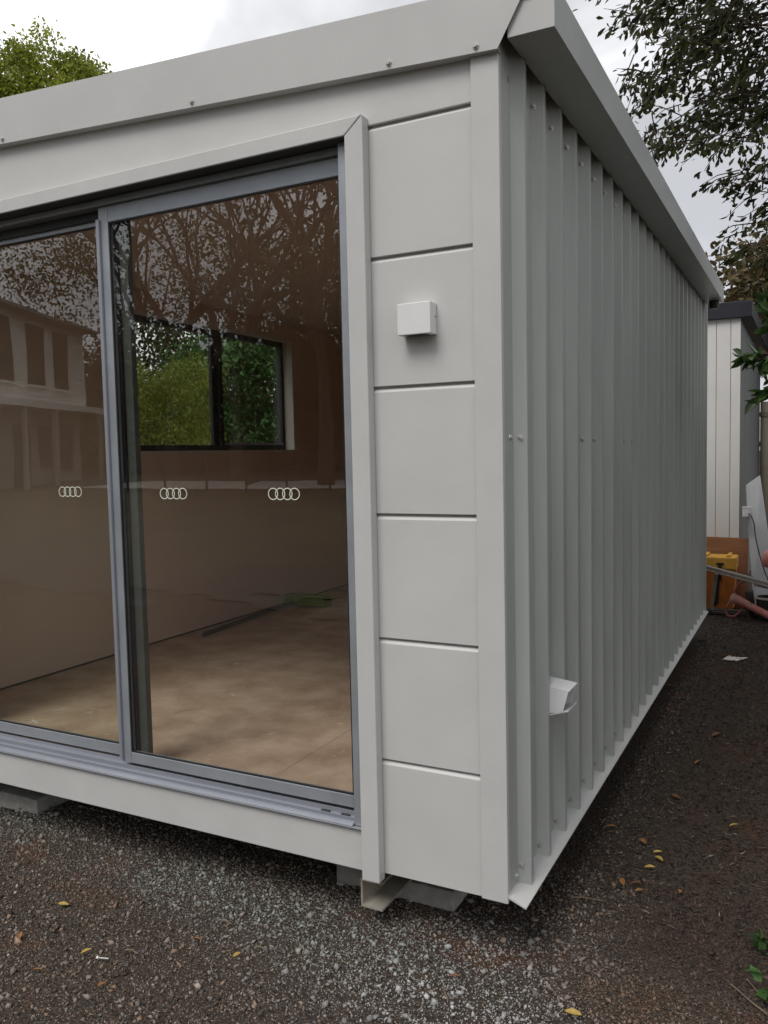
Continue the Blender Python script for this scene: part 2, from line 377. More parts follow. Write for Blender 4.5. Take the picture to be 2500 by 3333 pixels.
# gravel: real stones
def stones(name, px, py, size, hue, flat=.6):
    n = len(px); oc = np.array([[1, 0, 0], [0, 1, 0], [-1, 0, 0], [0, -1, 0], [0, 0, 1], [0, 0, -1]], float)
    fc = np.array([[0, 1, 4], [1, 2, 4], [2, 3, 4], [3, 0, 4], [1, 0, 5], [2, 1, 5], [3, 2, 5], [0, 3, 5]])
    V = oc[None] * RNG.uniform(.55, 1.15, (n, 6, 1)); V += RNG.normal(0, .16, (n, 6, 3))
    V *= size[:, None, None] * .5 * np.stack([RNG.uniform(.8, 1.35, n), RNG.uniform(.65, 1, n), RNG.uniform(flat - .2, flat + .2, n)], -1)[:, None, :]
    # random tilt
    q = RNG.normal(0, 1, (n, 4)); q[:, 1:3] *= .45; q = unit(q); w, x, y, z = q.T
    Rm = np.stack([1 - 2 * (y * y + z * z), 2 * (x * y - z * w), 2 * (x * z + y * w), 2 * (x * y + z * w), 1 - 2 * (x * x + z * z), 2 * (y * z - x * w), 2 * (x * z - y * w), 2 * (y * z + x * w), 1 - 2 * (x * x + y * y)], -1).reshape(n, 3, 3)
    V = np.einsum('nij,nkj->nki', Rm, V)
    V += np.stack([px, py, ground_h(px, py) + size * .12], -1)[:, None, :]
    F = (fc[None] + (np.arange(n) * 6)[:, None, None]).reshape(-1, 3)
    me = quick_mesh(name, V.reshape(-1, 3), F, 3, {'hue': np.repeat(hue, 6, 0)})
    return tag(link(name, me, 'stone'), kind='stuff')
def patch(x, y, cx, cy, rx, ry): return np.exp(-(((x - cx) / rx) ** 2 + ((y - cy) / ry) ** 2))
def stone_hue(x, y, n):
    g = RNG.uniform(.03, .24, n)
    base = np.stack([g * 1.06, g * .88, g * .76], -1)
    t = RNG.uniform(0, 1, n)
    base[t < .22] *= np.array([1.12, .92, .74]); base[(t > .22) & (t < .34)] *= np.array([.80, .92, 1.02]); base[t > .95] *= 1.7
    wob = .5 + .5 * vnoise(x, y, 9, 5)
    w = np.clip(patch(x, y, -.05, -.18, .50, .30) * (.45 + .9 * wob) * 1.05, 0, 1)              # white render powder spilt on the gravel
    w = np.where(RNG.uniform(0, 1, n) < .6, w, w * .2)[:, None]
    base = base * (1 - w) + np.stack([RNG.uniform(.26, .56, n)] * 3, -1) * np.array([.98, .98, 1.0]) * w
    c = np.clip(patch(x, y, -.50, -.06, .55, .20) + patch(x, y, -1.25, .02, .45, .16) + .8 * patch(x, y, -2.4, .12, .4, .16), 0, 1)[:, None] * .75   # grey-green crusher dust by the blocks
    g2 = RNG.uniform(.14, .36, n); base = base * (1 - c) + np.stack([g2 * .93, g2 * 1.0, g2 * .92], -1) * c
    s = np.clip((x - .12) / .25, 0, 1)[:, None] * np.clip((y + .1) / .4, 0, 1)[:, None]                                                     # earthy path beside the cabin, tree shade also darkened into its stones
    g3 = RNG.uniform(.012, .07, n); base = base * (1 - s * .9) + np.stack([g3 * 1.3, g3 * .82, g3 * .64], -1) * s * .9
    cs = at_z(2010, 3270, G); e_ = np.clip(patch(x, y, cs[0], cs[1], .20, .13) * 1.3 + patch(x, y, -1.55, -.22, .16, .08) * .8, 0, 1)[:, None] * .8   # sandy brown spots
    g4 = RNG.uniform(.10, .22, n); base = base * (1 - e_) + np.stack([g4, g4 * .62, g4 * .40], -1) * e_
    return np.clip(base, .015, .8)
def scatter(n, x0, x1, y0, y1):
    x = RNG.uniform(x0, x1, n); y = RNG.uniform(y0, y1, n); k = ~((x < -.05) & (y > .75)); return x[k], y[k]
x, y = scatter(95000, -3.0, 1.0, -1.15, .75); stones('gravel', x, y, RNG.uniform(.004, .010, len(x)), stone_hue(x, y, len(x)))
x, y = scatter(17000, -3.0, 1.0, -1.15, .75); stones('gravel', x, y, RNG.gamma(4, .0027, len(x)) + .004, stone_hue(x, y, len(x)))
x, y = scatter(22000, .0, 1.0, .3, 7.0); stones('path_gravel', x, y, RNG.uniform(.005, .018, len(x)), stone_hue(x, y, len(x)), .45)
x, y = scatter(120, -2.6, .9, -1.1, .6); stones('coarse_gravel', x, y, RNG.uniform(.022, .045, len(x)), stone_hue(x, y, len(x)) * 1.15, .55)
# bark litter along the path: thin curled flakes, nobody could count them
n = 6500; px = RNG.uniform(.02, .95, n); py = RNG.uniform(.4, 6.6, n)
V, F = leaf_arrays(np.stack([px, py, ground_h(px, py) + .008], -1), .03, 0, LEAF_LAN, dirs=np.stack([RNG.normal(0, 1, n), RNG.normal(0, 1, n), np.zeros(n)], -1) * 2)
h = RNG.uniform(.015, .09, n); h = np.where(RNG.uniform(0, 1, n) < .10, h * 2.6, h); me = quick_mesh('leaf_litter', V, F, 4, {'hue': np.repeat(np.stack([h, h * .82, h * .66], -1), 6, 0)})
tag(link('leaf_litter', me, 'stone'), kind='stuff')

# ------------------------------------------------------------------ the cabin
cabin = thing('portable_cabin', 'white portable cabin with sliding glass door and corrugated grey side wall', 'cabin', (0, 0, 0))
XL, L = -3.25, 5.06                 # outer left side, far end
DR, DL = -.497, -2.753              # door opening
SLOPE = .0596
def lip(x): return 2.533 - SLOPE * (x - .004)
pit = .2040; crest0 = .148
# front backing behind the boards (with the door hole), side, back and left walls
front = MB().box(DR, -.012, .026, .09, .0, 2.56).box(XL + .02, DL, .026, .09, 0, 2.56).box(DL, DR, .026, .09, 2.42, 2.56).build('wall_frame', 'board_paint', cabin)
# front boards, right of the door and left of it: one per course, joints recessed
gz = [.3915 + .405 * k for k in range(6)]
for side, (x0, x1) in enumerate(((DR + .005, -.075), (XL + .075, DL - .005))):
    lo = 0.0
    for k in range(6):
        top = gz[k] - .0165
        o = MB().prism([(.012, lo), (.012, top - .002), (.0225, top + .0085), (.025, top + .0085), (.025, lo)], 'x', x0, x1).build('wall_board', 'board_paint', cabin, .0012)
        lo = gz[k]
top = MB().prism([(XL + .075, 2.4165), (-.075, 2.4165), (-.075, 2.59), (XL + .075, 2.59 + 3.1 * SLOPE)], 'y', .012, .025).build('wall_board', 'board_paint', cabin, .0025)
# corner trims: flat leg on the front with a small return lip
def corner_trim(x0, x1, flip):
    mb = MB().box(x0, x1, 0, .0118, 0, 2.57)
    if not flip: mb.box(x0, x0 + .011, .003, .018, 0, 2.569).box(-.0085, -.0002, .0118, .11, 0, 2.57)
    return mb.build('corner_trim', 'trim_paint', cabin, .003)
corner_trim(-.087, 0, False); corner_trim(XL, XL + .087, True)
# door surround
MB().prism([(DR, -.018), (-.432, -.018), (-.432, 2.437), (DR, 2.384)], 'y', -.03, .011).build('door_trim', 'trim_paint', cabin, .003)
MB().prism([(DL, -.018), (DL, 2.384), (DL - .065, 2.437), (DL - .065, -.018)], 'y', -.03, .011).build('door_trim', 'trim_paint', cabin, .003)
MB().prism([(DL, 2.385), (DR - .001, 2.385), (-.434, 2.438), (DL - .065, 2.438)], 'y', -.031, .011).build('door_trim', 'trim_paint', cabin, .003)
MB().box(DL, DR, -.029, .05, 2.383, 2.3845).build('head_soffit', 'dark_alu', cabin)
MB().box(DL, DR - .001, 0, .03, -.004, .143).build('sill_board', 'trim_paint', cabin, .003)
MB().box(DL, DR - .001, .035, .14, -.004, .14).build('sill_packer', 'timber_dark', cabin)
# sloping front fascia (barge) with turned lip and slanted end
fx = XL - .06
fas = MB().prism([(fx, lip(fx)), (.004, lip(.004)), (.072, 2.648), (.104, 2.702), (fx, 2.702 + SLOPE * (.104 - fx))], 'y', -.02, -.0175)
fas.poly([(fx, -.02, lip(fx)), (.004, -.02, lip(.004)), (.004, .0115, lip(.004) - .002), (fx, .0115, lip(fx) - .002),
          (fx, -.0175, lip(fx) + .003), (.004, -.0175, lip(.004) + .003), (.004, .0115, lip(.004) + .001), (fx, .0115, lip(fx) + .001)],
         [(0, 1, 2, 3), (7, 6, 5, 4), (0, 4, 5, 1), (1, 5, 6, 2), (2, 6, 7, 3), (3, 7, 4, 0)])
fas = fas.build('fascia', 'fascia_steel', cabin)
# ---- screws
def screw_mesh():
    mb = MB().lathe([(0, .0065), (.0042, .0065), (.0048, .006), (.0048, .0022), (.0075, .002), (.0082, .0)], seg=6)
    return mb.mesh('screw')
SCREW = screw_mesh(); SCREW.transform(Matrix.Scale(1.3, 4)); SCREW.materials.append(MATS['screw_zinc'])
def screw(parent, p, nrm):
    o = bpy.data.objects.new('screw', SCREW); COL.objects.link(o); o.parent = parent; o.location = p
    o.rotation_euler = Vector(nrm).to_track_quat('Z', 'Y').to_euler(); return o
for x in (-.06, -.34, -1.10, -2.06, -3.0): screw(fas, (x, -.02, lip(x) + .018), (0, -1, 0))
# roof
MB().prism([(fx + .004, 2.69 + SLOPE * (.1 - fx)), (.10, 2.69), (.10, 2.655), (fx + .004, 2.655 + SLOPE * (.1 - fx))], 'y', -.016, L + .05).build('roof', 'fascia_steel', cabin)
# gutter: square box gutter, open on top
gy0, gy1 = -.006, 4.975
gut = MB()
prof = [(.031, 2.66), (.031, 2.559), (.167, 2.558), (.167, 2.682), (.155, 2.684), (.155, 2.679), (.1635, 2.678), (.1635, 2.562), (.0345, 2.563), (.0345, 2.66)]
gut.prism(prof, 'y', gy0, gy1)
gut = gut.build('gutter', 'gutter_steel', cabin, .0)
MB().prism([(.0315, 2.5605), (.1665, 2.5595), (.1665, 2.676), (.0315, 2.665)], 'y', gy0 - .003, gy0 - .0004).build('end_cap', 'fascia_steel', gut)
MB().prism([(.0315, 2.5605), (.1665, 2.5595), (.1665, 2.676), (.0315, 2.665)], 'y', gy1 + .0004, gy1 + .003).build('end_cap', 'gutter_steel', gut)
MB().lathe([(0, -.05), (.034, -.05), (.04, -.0), (.04, .012)], (.105, 4.86, 2.546), 14).build('gutter_outlet', 'black_iron', gut)
# ---- corrugated side wall: six lapped sheets, four ribs each
def rib_profile(k0, k1, ystart, yend):
    p = [(.0, ystart)]
    for k in range(k0, k1):
        f = crest0 + pit * k
        p += [(.001, f - .052), (.0345, f - .022), (.036, f - .018), (.036, f - .002), (.0345, f), (.001, f + .030)]
    p += [(.0, yend)]; return p
nrib = int((L - crest0) / pit) + 1; k = 0; si = 0; ys = .02
while k < nrib:
    k1 = min(k + 4, nrib); ye = min(crest0 + pit * (k1 - 1) + .03 + .068, L - .03)
    if k1 == nrib: ye = L - .03
    pr = rib_profile(k, k1, ys, ye); off = .0015 * (si % 2)
    vs = [(px_ + off, py_, z) for z in (.012, 2.60) for px_, py_ in pr]; n = len(pr)
    mb = MB().poly(vs, [(i, i + 1, n + i + 1, n + i) for i in range(n - 1)])
    sh = mb.build('wall_sheet', 'wall_steel', cabin)
    so = sh.modifiers.new('gauge', 'SOLIDIFY'); so.thickness = .001; so.offset = -1
    for j in range(k, k1):
        pan = crest0 + pit * j - .068
        fy = crest0 + pit * j - .0455; sp_ = (off + .0085, fy, .057); sn_ = (.67, -.74, 0)
        if j == 0: sp_, sn_ = (off, .080, .057), (1, 0, 0)
        if j < 15: screw(sh, sp_, sn_)
        if j < 9: screw(sh, (*sp_[:2], 2.487), sn_)
        if j in (4, 5, 8, 9, 12, 13): screw(sh, (*sp_[:2], 1.434), sn_)
    if si == 0:
        screw(sh, (off + .009, .104, .082), (.67, -.74, 0)); screw(sh, (off, .066, 1.434), (1, 0, 0)); screw(sh, (off + .0165, .1113, 1.434), (.67, -.74, 0))
    k = k1; ys = ye - .03; si += 1
MB().box(-.01, .033, L - .028, L, .0, 2.6).build('end_trim', 'dark_alu', cabin, .003)
MB().box(.0, .036, L + .001, L + .014, .0, 2.6).build('end_trim', 'trim_paint', cabin, .003)
# base flashing: sloping ledge under the sheets
MB().prism([(-.02, .030), (.0, .030), (.004, .024), (.056, .0), (.056, -.004), (.0, .018), (-.02, .018)], 'y', .003, L).build('base_flashing', 'trim_paint', cabin)
# other outside walls
box('side_frame', 'soffit_steel', cabin, (-.09, -.012, .092, L - .01, 0, 2.62))
box('back_wall', 'wall_steel', cabin, (XL + .02, -.092, L - .09, L - .01, 0, 2.60))
# left wall with the window hole
WY0, WY1, WZ0, WZ1 = 1.72, 3.58, 1.443, 2.355
lw = MB().box(XL, -3.112, .092, WY0, 0, 2.62).box(XL, -3.112, WY1, L - .092, 0, 2.62).box(XL, -3.112, WY0, WY1, 0, WZ0).box(XL, -3.112, WY0, WY1, WZ1, 2.62)
lw.build('left_wall', 'wall_steel', cabin)
MB().box(XL + .05, -.05, .16, L - .03, -.05, .0 - .002).build('floor_frame', 'timber_dark', cabin)
# steel channel bearers under the floor, open end to the front
for x0 in (-.538, -2.79):
    mb = MB().prism([(x0, -.0505), (x0, -.15), (x0 + .082, -.15), (x0 + .082, -.143), (x0 + .012, -.142), (x0 + .007, -.137), (x0 + .007, -.0575), (x0 + .082, -.0575), (x0 + .082, -.0505)], 'y', .032, L - .1)
    mb.build('steel_bearer', 'steel_bearer', cabin)
# ---- room inside
FZ = .15
xs_ = [-3.108, -2.83, -1.93, -1.03, -.1]
for i in range(4):
    cuts = [.145, 1.7 if i % 2 else 3.5, L - .1]
    if i % 2: cuts = [.145, 2.9, L - .1]
    for j in range(len(cuts) - 1):
        MB().box(xs_[i] + .0007, xs_[i + 1] - .0007, cuts[j] + .0007, cuts[j + 1] - .0007, FZ - .02, FZ).build('floor_sheet', 'chipboard', cabin, .0006, 1)
MB().box(-3.11, -.1, .1, L - .1, .05, FZ - .021).build('floor_joists', 'timber_dark', cabin)
wz = FZ + .014
rw = MB().box(-3.11, -3.1, .1, WY0, wz, 2.5).box(-3.11, -3.1, WY1, L - .1, wz, 2.5).box(-3.11, -3.1, WY0, WY1, wz, WZ0).box(-3.11, -3.1, WY0, WY1, WZ1, 2.5)
rw.build('lining_board', 'room_wall', cabin)
box('lining_board', 'room_wall', cabin, (-3.099, -.101, L - .105, L - .095, wz, 2.5))
box('lining_board', 'room_wall', cabin, (-.101, -.092, .1, L - .106, wz, 2.5))
box('lining_board', 'room_wall', cabin, (DR + .06, -.102, .0905, .1, wz, 2.5))
box('ceiling', 'ceiling_board', cabin, (-3.11, -.09, .09, L - .09, 2.5, 2.515))
MB().box(-3.1115, -3.1085, .1, L - .1, FZ - .004, FZ + .03).build('shadow_gap', 'rubber', cabin)  # black strip stands in for the shade in the gap under the lining
# ---- window in the left wall
win = link('window', None, None, cabin)
fr = MB()
wx0, wx1 = -3.245, -3.19
fr.box(wx0, wx1, WY0 + .002, WY0 + .035, WZ0 + .002, WZ1 - .002).box(wx0, wx1, WY1 - .035, WY1 - .002, WZ0 + .002, WZ1 - .002)
fr.box(wx0, wx1, WY0 + .035, WY1 - .035, WZ0 + .002, WZ0 + .045).box(wx0, wx1, WY0 + .035, WY1 - .035, WZ1 - .04, WZ1 - .002)
fr.build('frame', 'dark_alu', win, .002)
wm = 2.70
MB().box(-3.235, -3.205, wm - .055, wm - .012, WZ0 + .046, WZ1 - .041).build('stile', 'dark_alu', win, .002)
MB().box(-3.22, -3.175, wm - .008, wm + .035, WZ0 + .046, WZ1 - .041).build('stile', 'dark_alu', win, .002)
MB().box(-3.204, -3.19, wm + .036, WY1 - .036, WZ0 + .046, WZ0 + .064).build('rail', 'track_aluminium', win)
MB().box(-3.226, -3.220, WY0 + .034, wm - .05, WZ0 + .04, WZ1 - .036).build('pane', 'window_glass', win)
MB().box(-3.206, -3.200, wm + .03, WY1 - .03, WZ0 + .04, WZ1 - .036).build('pane', 'window_glass', win)
rv = MB().box(-3.189, -3.098, WY1 - .004, WY1 + .018, WZ0 - .018, WZ1 + .018).box(-3.189, -3.098, WY0 - .018, WY0 + .004, WZ0 - .018, WZ1 + .018)
rv.box(-3.189, -3.098, WY0 + .004, WY1 - .004, WZ0 - .018, WZ0 + .003).box(-3.189, -3.098, WY0 + .004, WY1 - .004, WZ1 - .003, WZ1 + .018)
rv.build('reveal', 'room_white', win)
# ---- sliding door
dfr = link('door_frame', None, None, cabin)
MB().box(DR - .044, DR - .0005, .004, .14, .146, 2.382).build('jamb', 'aluminium', dfr, .002)
MB().box(DL + .0005, DL + .044, .004, .14, .146, 2.382).build('jamb', 'aluminium', dfr, .002)
a, b = DL + .0445, DR - .0445
MB().box(a, b, .03, .14, 2.358, 2.382).build('head', 'aluminium', dfr, .002)
MB().box(a, b, .0765, .0855, 2.325, 2.3575).build('head_rib', 'dark_alu', dfr)
# sill: stepped extrusion with ribs
sill = MB().prism([(-.012, .1435), (-.012, .150), (.001, .156), (.004, .156), (.004, .152), (.016, .154), (.016, .166), (.019, .166), (.019, .159), (.038, .161), (.038, .178), (.0415, .178), (.0415, .168), (.0805, .168), (.0805, .181), (.084, .181), (.084, .168), (.14, .168), (.14, .1435)], 'x', a, b)
sill.build('sill_track', 'track_aluminium', dfr)
MB().box(DL + .001, DR - .001, -.014, .0, .1432, .1468).build('sill_nose', 'track_aluminium', dfr, .0015)
for xx in (-.585, -.665): MB().box(xx - .022, xx + .012, .022, .036, .1605, .166).build('drain_cap', 'black_iron', dfr, .002)
def ring_mark(parent, xc, zc, yf, wtot=.136):
    r = wtot * .161; st = (wtot - 2 * r) / 3
    for i in range(4):
        cx = xc - wtot / 2 + r + st * i; mb = MB(); seg = 36; th = .0036; vs = []
        for q in range(seg):
            t = 2 * math.pi * q / seg
            for rr in (r, r - th): vs.append((cx + rr * math.cos(t), yf - .0003 * (i + 1), zc + rr * math.sin(t)))
        for q in range(seg):
            t = 2 * math.pi * q / seg
            for rr in (r, r - th): vs.append((cx + rr * math.cos(t), yf - .00005 - .0003 * i, zc + rr * math.sin(t)))
        fs = []
        for q in range(seg):
            p, p2 = 2 * q, 2 * ((q + 1) % seg); B = 2 * seg
            fs += [(p, p2, p2 + 1, p + 1), (B + p + 1, B + p2 + 1, B + p2, B + p), (p, B + p, B + p2, p2), (p + 1, p2 + 1, B + p2 + 1, B + p + 1)]
        mb.poly(vs, fs).build('ring', 'etched_frost', parent)
def door_panel(x0, x1, g0, g1, y0, y1, z0, zg0, zg1, z1, name='door_panel'):
    d = link(name, None, None, cabin)
    MB().box(x0, g0, y0, y1, z0, z1).build('stile', 'aluminium', d, .002)
    MB().box(g1, x1, y0, y1, z0, z1).build('stile', 'aluminium', d, .002)
    MB().box(g0 + .0005, g1 - .0005, y0 + .001, y1, z0, zg0).build('rail', 'aluminium', d, .002)
    MB().box(g0 + .0005, g1 - .0005, y0 + .001, y1, zg1, z1).build('rail', 'aluminium', d, .002)
    ym = (y0 + y1) / 2
    MB().box(g0 - .003, g1 + .003, ym - .003, ym + .003, zg0 - .003, zg1 + .003).build('glass', 'door_glass', d)
    s = MB()   # glazing seal
    s.box(g0, g0 + .005, y0 + .003, ym - .0035, zg0, zg1).box(g1 - .005, g1, y0 + .003, ym - .0035, zg0, zg1).box(g0 + .005, g1 - .005, y0 + .003, ym - .0035, zg0, zg0 + .005).box(g0 + .005, g1 - .005, y0 + .003, ym - .0035, zg1 - .005, zg1)
    s.build('glazing_seal', 'rubber', d)
    return d, ym - .003
dR, yR = door_panel(-1.632, -.546, -1.584, -.565, .046, .074, .184, .228, 2.297, 2.357)
dL, yL = door_panel(DL + .046, -1.532, DL + .085, -1.66, .088, .116, .186, .231, 2.306, 2.357)
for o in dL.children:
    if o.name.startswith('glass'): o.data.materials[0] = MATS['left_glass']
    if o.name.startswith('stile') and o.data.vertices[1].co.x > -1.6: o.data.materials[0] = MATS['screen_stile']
MB().box(-1.636, -1.620, .034, .0458, .200, 2.31).build('pull_rib', 'track_aluminium', dR, .002)
MB().box(-1.584, -1.572, .0745, .0875, .186, 2.34).build('draught_seal', 'rubber', dR)
for xc in (-.822, -1.321): ring_mark(dR, xc, 1.261, yR, .134)
for xc in (-1.912, -2.412): ring_mark(dL, xc, 1.265, yL, .134)

# ------------------------------------------------------------------ wall light and vent hood
wl = thing('wall_light', 'square white up-and-down wall light beside the sliding door', 'light', (-.265, .012, 1.80))
MB().box(-.055, .055, -.052, -.002, -.0475, .0475).build('housing', 'lamp_white', wl, .002)
MB().box(-.045, .045, -.0018, .0, -.040, .040).build('back_plate', 'dark_alu', wl)
MB().box(-.035, .035, -.044, -.012, -.0485, -.0477).build('lens', 'dark_alu', wl)
SCREW2 = MB().lathe([(0, .0012), (.0025, .0012), (.003, 0)], seg=8).mesh('grub_screw'); SCREW2.materials.append(MATS['black_iron'])
gs = link('grub_screw', SCREW2, None, wl); gs.location = (.0551, -.012, .005); gs.rotation_euler = (0, rad(90), 0)

vh = thing('vent_hood', 'small white plastic vent hood on the corrugated side wall', 'vent', (.002, .40, .50))
mb = MB(); y0, y1 = -.055, .055; t = .004
out_ = [(.0, .0), (.078, .012), (.098, .085), (.0, .098)]
mb.prism(out_, 'y', y0, y0 + t).prism(out_, 'y', y1 - t, y1)
mb.poly([(.0, y0, .098), (.101, y0, .085), (.101, y1, .085), (0, y1, .098), (0, y0, .102), (.101, y0, .089), (.101, y1, .089), (0, y1, .102)], [(3, 2, 1, 0), (4, 5, 6, 7), (0, 1, 5, 4), (1, 2, 6, 5), (2, 3, 7, 6), (3, 0, 4, 7)])
mb.build('hood', 'white_plastic', vh, .001)
MB().poly([(.03, y0, -.004), (.098, y0, .018), (.098, y1, .018), (.03, y1, -.004), (.03, y0, 0), (.097, y0, .022), (.097, y1, .022), (.03, y1, 0)], [(3, 2, 1, 0), (4, 5, 6, 7), (0, 1, 5, 4), (1, 2, 6, 5), (2, 3, 7, 6), (3, 0, 4, 7)]).build('lip', 'white_plastic', vh)
for i in range(3): MB().box(.012, .06, y0 + .005, y1 - .005, .024 + i * .022, .027 + i * .022).build('louvre', 'dark_alu', vh)

# ------------------------------------------------------------------ concrete blocks under the cabin
def block(x0, x1, y0, y1, z1, label, rz=0):
    cx, cy = (x0 + x1) / 2, (y0 + y1) / 2
    t = thing('concrete_block', label, 'block', (cx, cy, G - .03), rz, 'blocks the cabin stands on')
    hx, hy, h = (x1 - x0) / 2, (y1 - y0) / 2, z1 - (G - .03)
    mb = MB(); nx_, ny_ = 10, 4
    mb.box(-hx, hx, -hy, hy, 0, h)
    o = mb.build('body', 'concrete', t, .006)
    # bedding mortar crumbs along the front foot
    for q in range(7):
        mc = MB()
        xx = -hx + 2 * hx * random.random(); r = random.uniform(.008, .02)
        mc.lathe([(0, r * .9), (r * .7, r * .6), (r, 0), (r * .8, -.02)], (xx, -hy - r * .2, .03), 7)
        mc.build('mortar_crumb', 'concrete', t)
block(-.765, -.285, .245, .44, -.1502, 'concrete block under the steel channel at the cabin front corner')
block(-2.98, -2.31, .175, .40, -.1502, 'concrete block under the sill at the left edge')
block(-.765, -.285, 4.4, 4.6, -.1502, 'concrete block under the far end of the cabin by the path')

# ------------------------------------------------------------------ broom and dust in the room
bh0 = Vector((-2.931, 2.121, FZ + .016)); bh1 = Vector((-3.0, 3.36, FZ + .03))
br = thing('broom', 'green broom lying on the chipboard floor inside the cabin', 'broom', tuple(bh1))
MB().tube([bh0 - bh1, (bh0 - bh1) * .97, Vector((0, 0, .005))], [.016, .016, .0155], 10).build('handle', 'broom_handle', br, smooth=True)
MB().tube([bh0 - bh1 + Vector((0, -.004, 0)), (bh0 - bh1) * .975], [.018, .018], 10).build('grip', 'black_iron', br)
MB().prism([(-.09, -.028), (.28, -.035), (.30, -.01), (.29, .03), (-.08, .038), (-.095, .01)], 'z', -.02, .06).build('head', 'green_plastic', br, .008)
MB().prism([(-.085, .036), (.285, .028), (.30, .10), (-.10, .11)], 'z', -.028, .055).build('bristles', 'bristle', br, .006)
# plaster smears and crumbs dropped on the floor
for i in range(46):
    u, v = random.random(), random.random(); xx = -2.9 + 2.6 * u; yy = .3 + 3.2 * v * v
    n_ = 7; r = random.uniform(.004, .013) if i > 8 else random.uniform(.05, .13); ang = random.uniform(0, 3.14); st = random.uniform(1.5, 5)
    pts = [(r * math.cos(2 * math.pi * q / n_) * st * random.uniform(.7, 1.2), r * .7 * math.sin(2 * math.pi * q / n_) * random.uniform(.6, 1.2)) for q in range(n_)]
    pts = [(xx + a_ * math.cos(ang) - b_ * math.sin(ang), yy + a_ * math.sin(ang) + b_ * math.cos(ang)) for a_, b_ in pts]
    if any(abs(p[0] - xs_[q]) < .004 for p in pts for q in range(5)) and i > 30: continue
    if i > 8: MB().prism(pts, 'z', FZ + .0006, FZ + .0025).build('plaster_crumb', 'plaster_dust', cabin)

# ------------------------------------------------------------------ neighbouring white cabin beyond the path
SY = 6.6
def sx(px_): return float(at_y(px_, 1300, SY)[0])
shed = thing('white_shed', 'white vertical-board shed with black fascia beyond the end of the path', 'shed', (-1.5, SY, G))
inv = Vector((-1.5, SY, G))
edges = [-2.6, -2.0, -1.4, -.92, -.45, -.17, -.041, .092, .178]
S_TOP = 2.655
for i in range(len(edges) - 1):
    MB().box(edges[i] + .002 + 1.5, edges[i + 1] - .002 + 1.5, 0, .02, .12, S_TOP - G).build('wall_board', 'shed_board', shed, .003)
MB().box(-1.1, 1.672, .021, .06, .12, S_TOP - G).build('wall_frame', 'timber_dark', shed)
MB().box(1.672, 1.6795, -.004, .03, .12, S_TOP - G).build('corner_trim', 'shed_board', shed)
n_ = 26; vs = []
for i in range(n_ * 2):
    yy = .031 + i * 3.6 / (n_ * 2); xx = 1.668 + (.014 if (i // 2) % 2 else 0); vs.append((xx, yy))
mb = MB().poly([(a_, b_, z) for z in (.12, S_TOP - G) for a_, b_ in vs], [(i, i + 1, len(vs) + i + 1, len(vs) + i) for i in range(len(vs) - 1)])
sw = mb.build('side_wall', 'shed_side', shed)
MB().box(-1.2, 1.785, -.04, .0 - .001, S_TOP - G, S_TOP - G + .155).build('fascia', 'shed_fascia', shed, .003)
MB().box(1.77, 1.785, .0, 3.7, S_TOP - G, S_TOP - G + .155).build('fascia', 'shed_fascia', shed, .003)
MB().box(-1.2, 1.768, .0, 3.7, S_TOP - G + .06, S_TOP - G + .10).build('roof', 'roof_tin', shed)

# things stacked against it
tb = thing('tool_box', 'orange tool box with a yellow lid and black latch by the white shed', 'tool box', (.015, 6.33, G))
bw, bd, bh = .168, .12, .42
MB().prism([(-bw + .025, .03), (bw - .025, .03), (bw, bh), (-bw, bh)], 'y', -bd, bd).build('body', 'orange_box', tb, .012)
lid = MB().box(-bw - .004, bw + .006, -bd - .01, bd + .01, bh + .003, bh + .125).build('lid', 'yellow_lid', tb, .012)
for xx in (-.12, .085): MB().box(xx, xx + .035, -bd + .01, bd, bh + .126, bh + .145).build('lid_ridge', 'yellow_lid', lid, .005)
for xx in (-.115, .05):
    MB().prism([(xx, .04), (xx + .02, .04), (xx + .025, bh - .01), (xx - .005, bh - .01)], 'y', -bd - .012, -bd - .001).build('rib', 'orange_box', tb, .004)
lt = MB().box(-.005, .06, -bd - .022, -bd - .011, bh + .05, bh + .07).box(.015, .04, -bd - .022, -bd - .011, bh + .01, bh + .05).box(.02, .034, -bd - .026, -bd - .0125, bh - .03, bh + .01).prism([(.015, bh - .10), (.045, bh - .10), (.034, bh - .03), (.022, bh - .03)], 'y', -bd - .022, -bd - .0125)
lt.build('latch', 'black_iron', tb, .002)
def leaning(name, mat, corners, thick, label, cat):
    # corners: four ground-up points (bl, br, tr, tl); thickness towards +Y
    t = thing(name, label, cat, tuple((Vector(corners[0]) + Vector(corners[1])) / 2)); b0 = t.location
    vs = [Vector(c) - b0 for c in corners]; nrm = (vs[1] - vs[0]).cross(vs[3] - vs[0]).normalized() * -thick
    vs = vs + [v + nrm for v in vs]
    MB().poly(vs, [(0, 1, 2, 3), (7, 6, 5, 4), (0, 4, 5, 1), (1, 5, 6, 2), (2, 6, 7, 3), (3, 7, 4, 0)]).build('panel', mat, t, .002)
    return t
leaning('plywood_sheet', 'plywood', [(-.6, 6.50, G + .004), (.270, 6.50, G + .004), (.268, 6.57, .478), (-.6, 6.57, .49)], .017, 'brown plywood sheet leaning on the white shed behind the tool box', 'plywood')
leaning('grey_panel', 'grey_board', [(.345, 6.30, G + .004), (.56, 6.42, G + .004), (.362, 6.75, 1.10), (.232, 6.72, 1.0)], .02, 'pale grey panel leaning against the side of the white shed', 'panel')
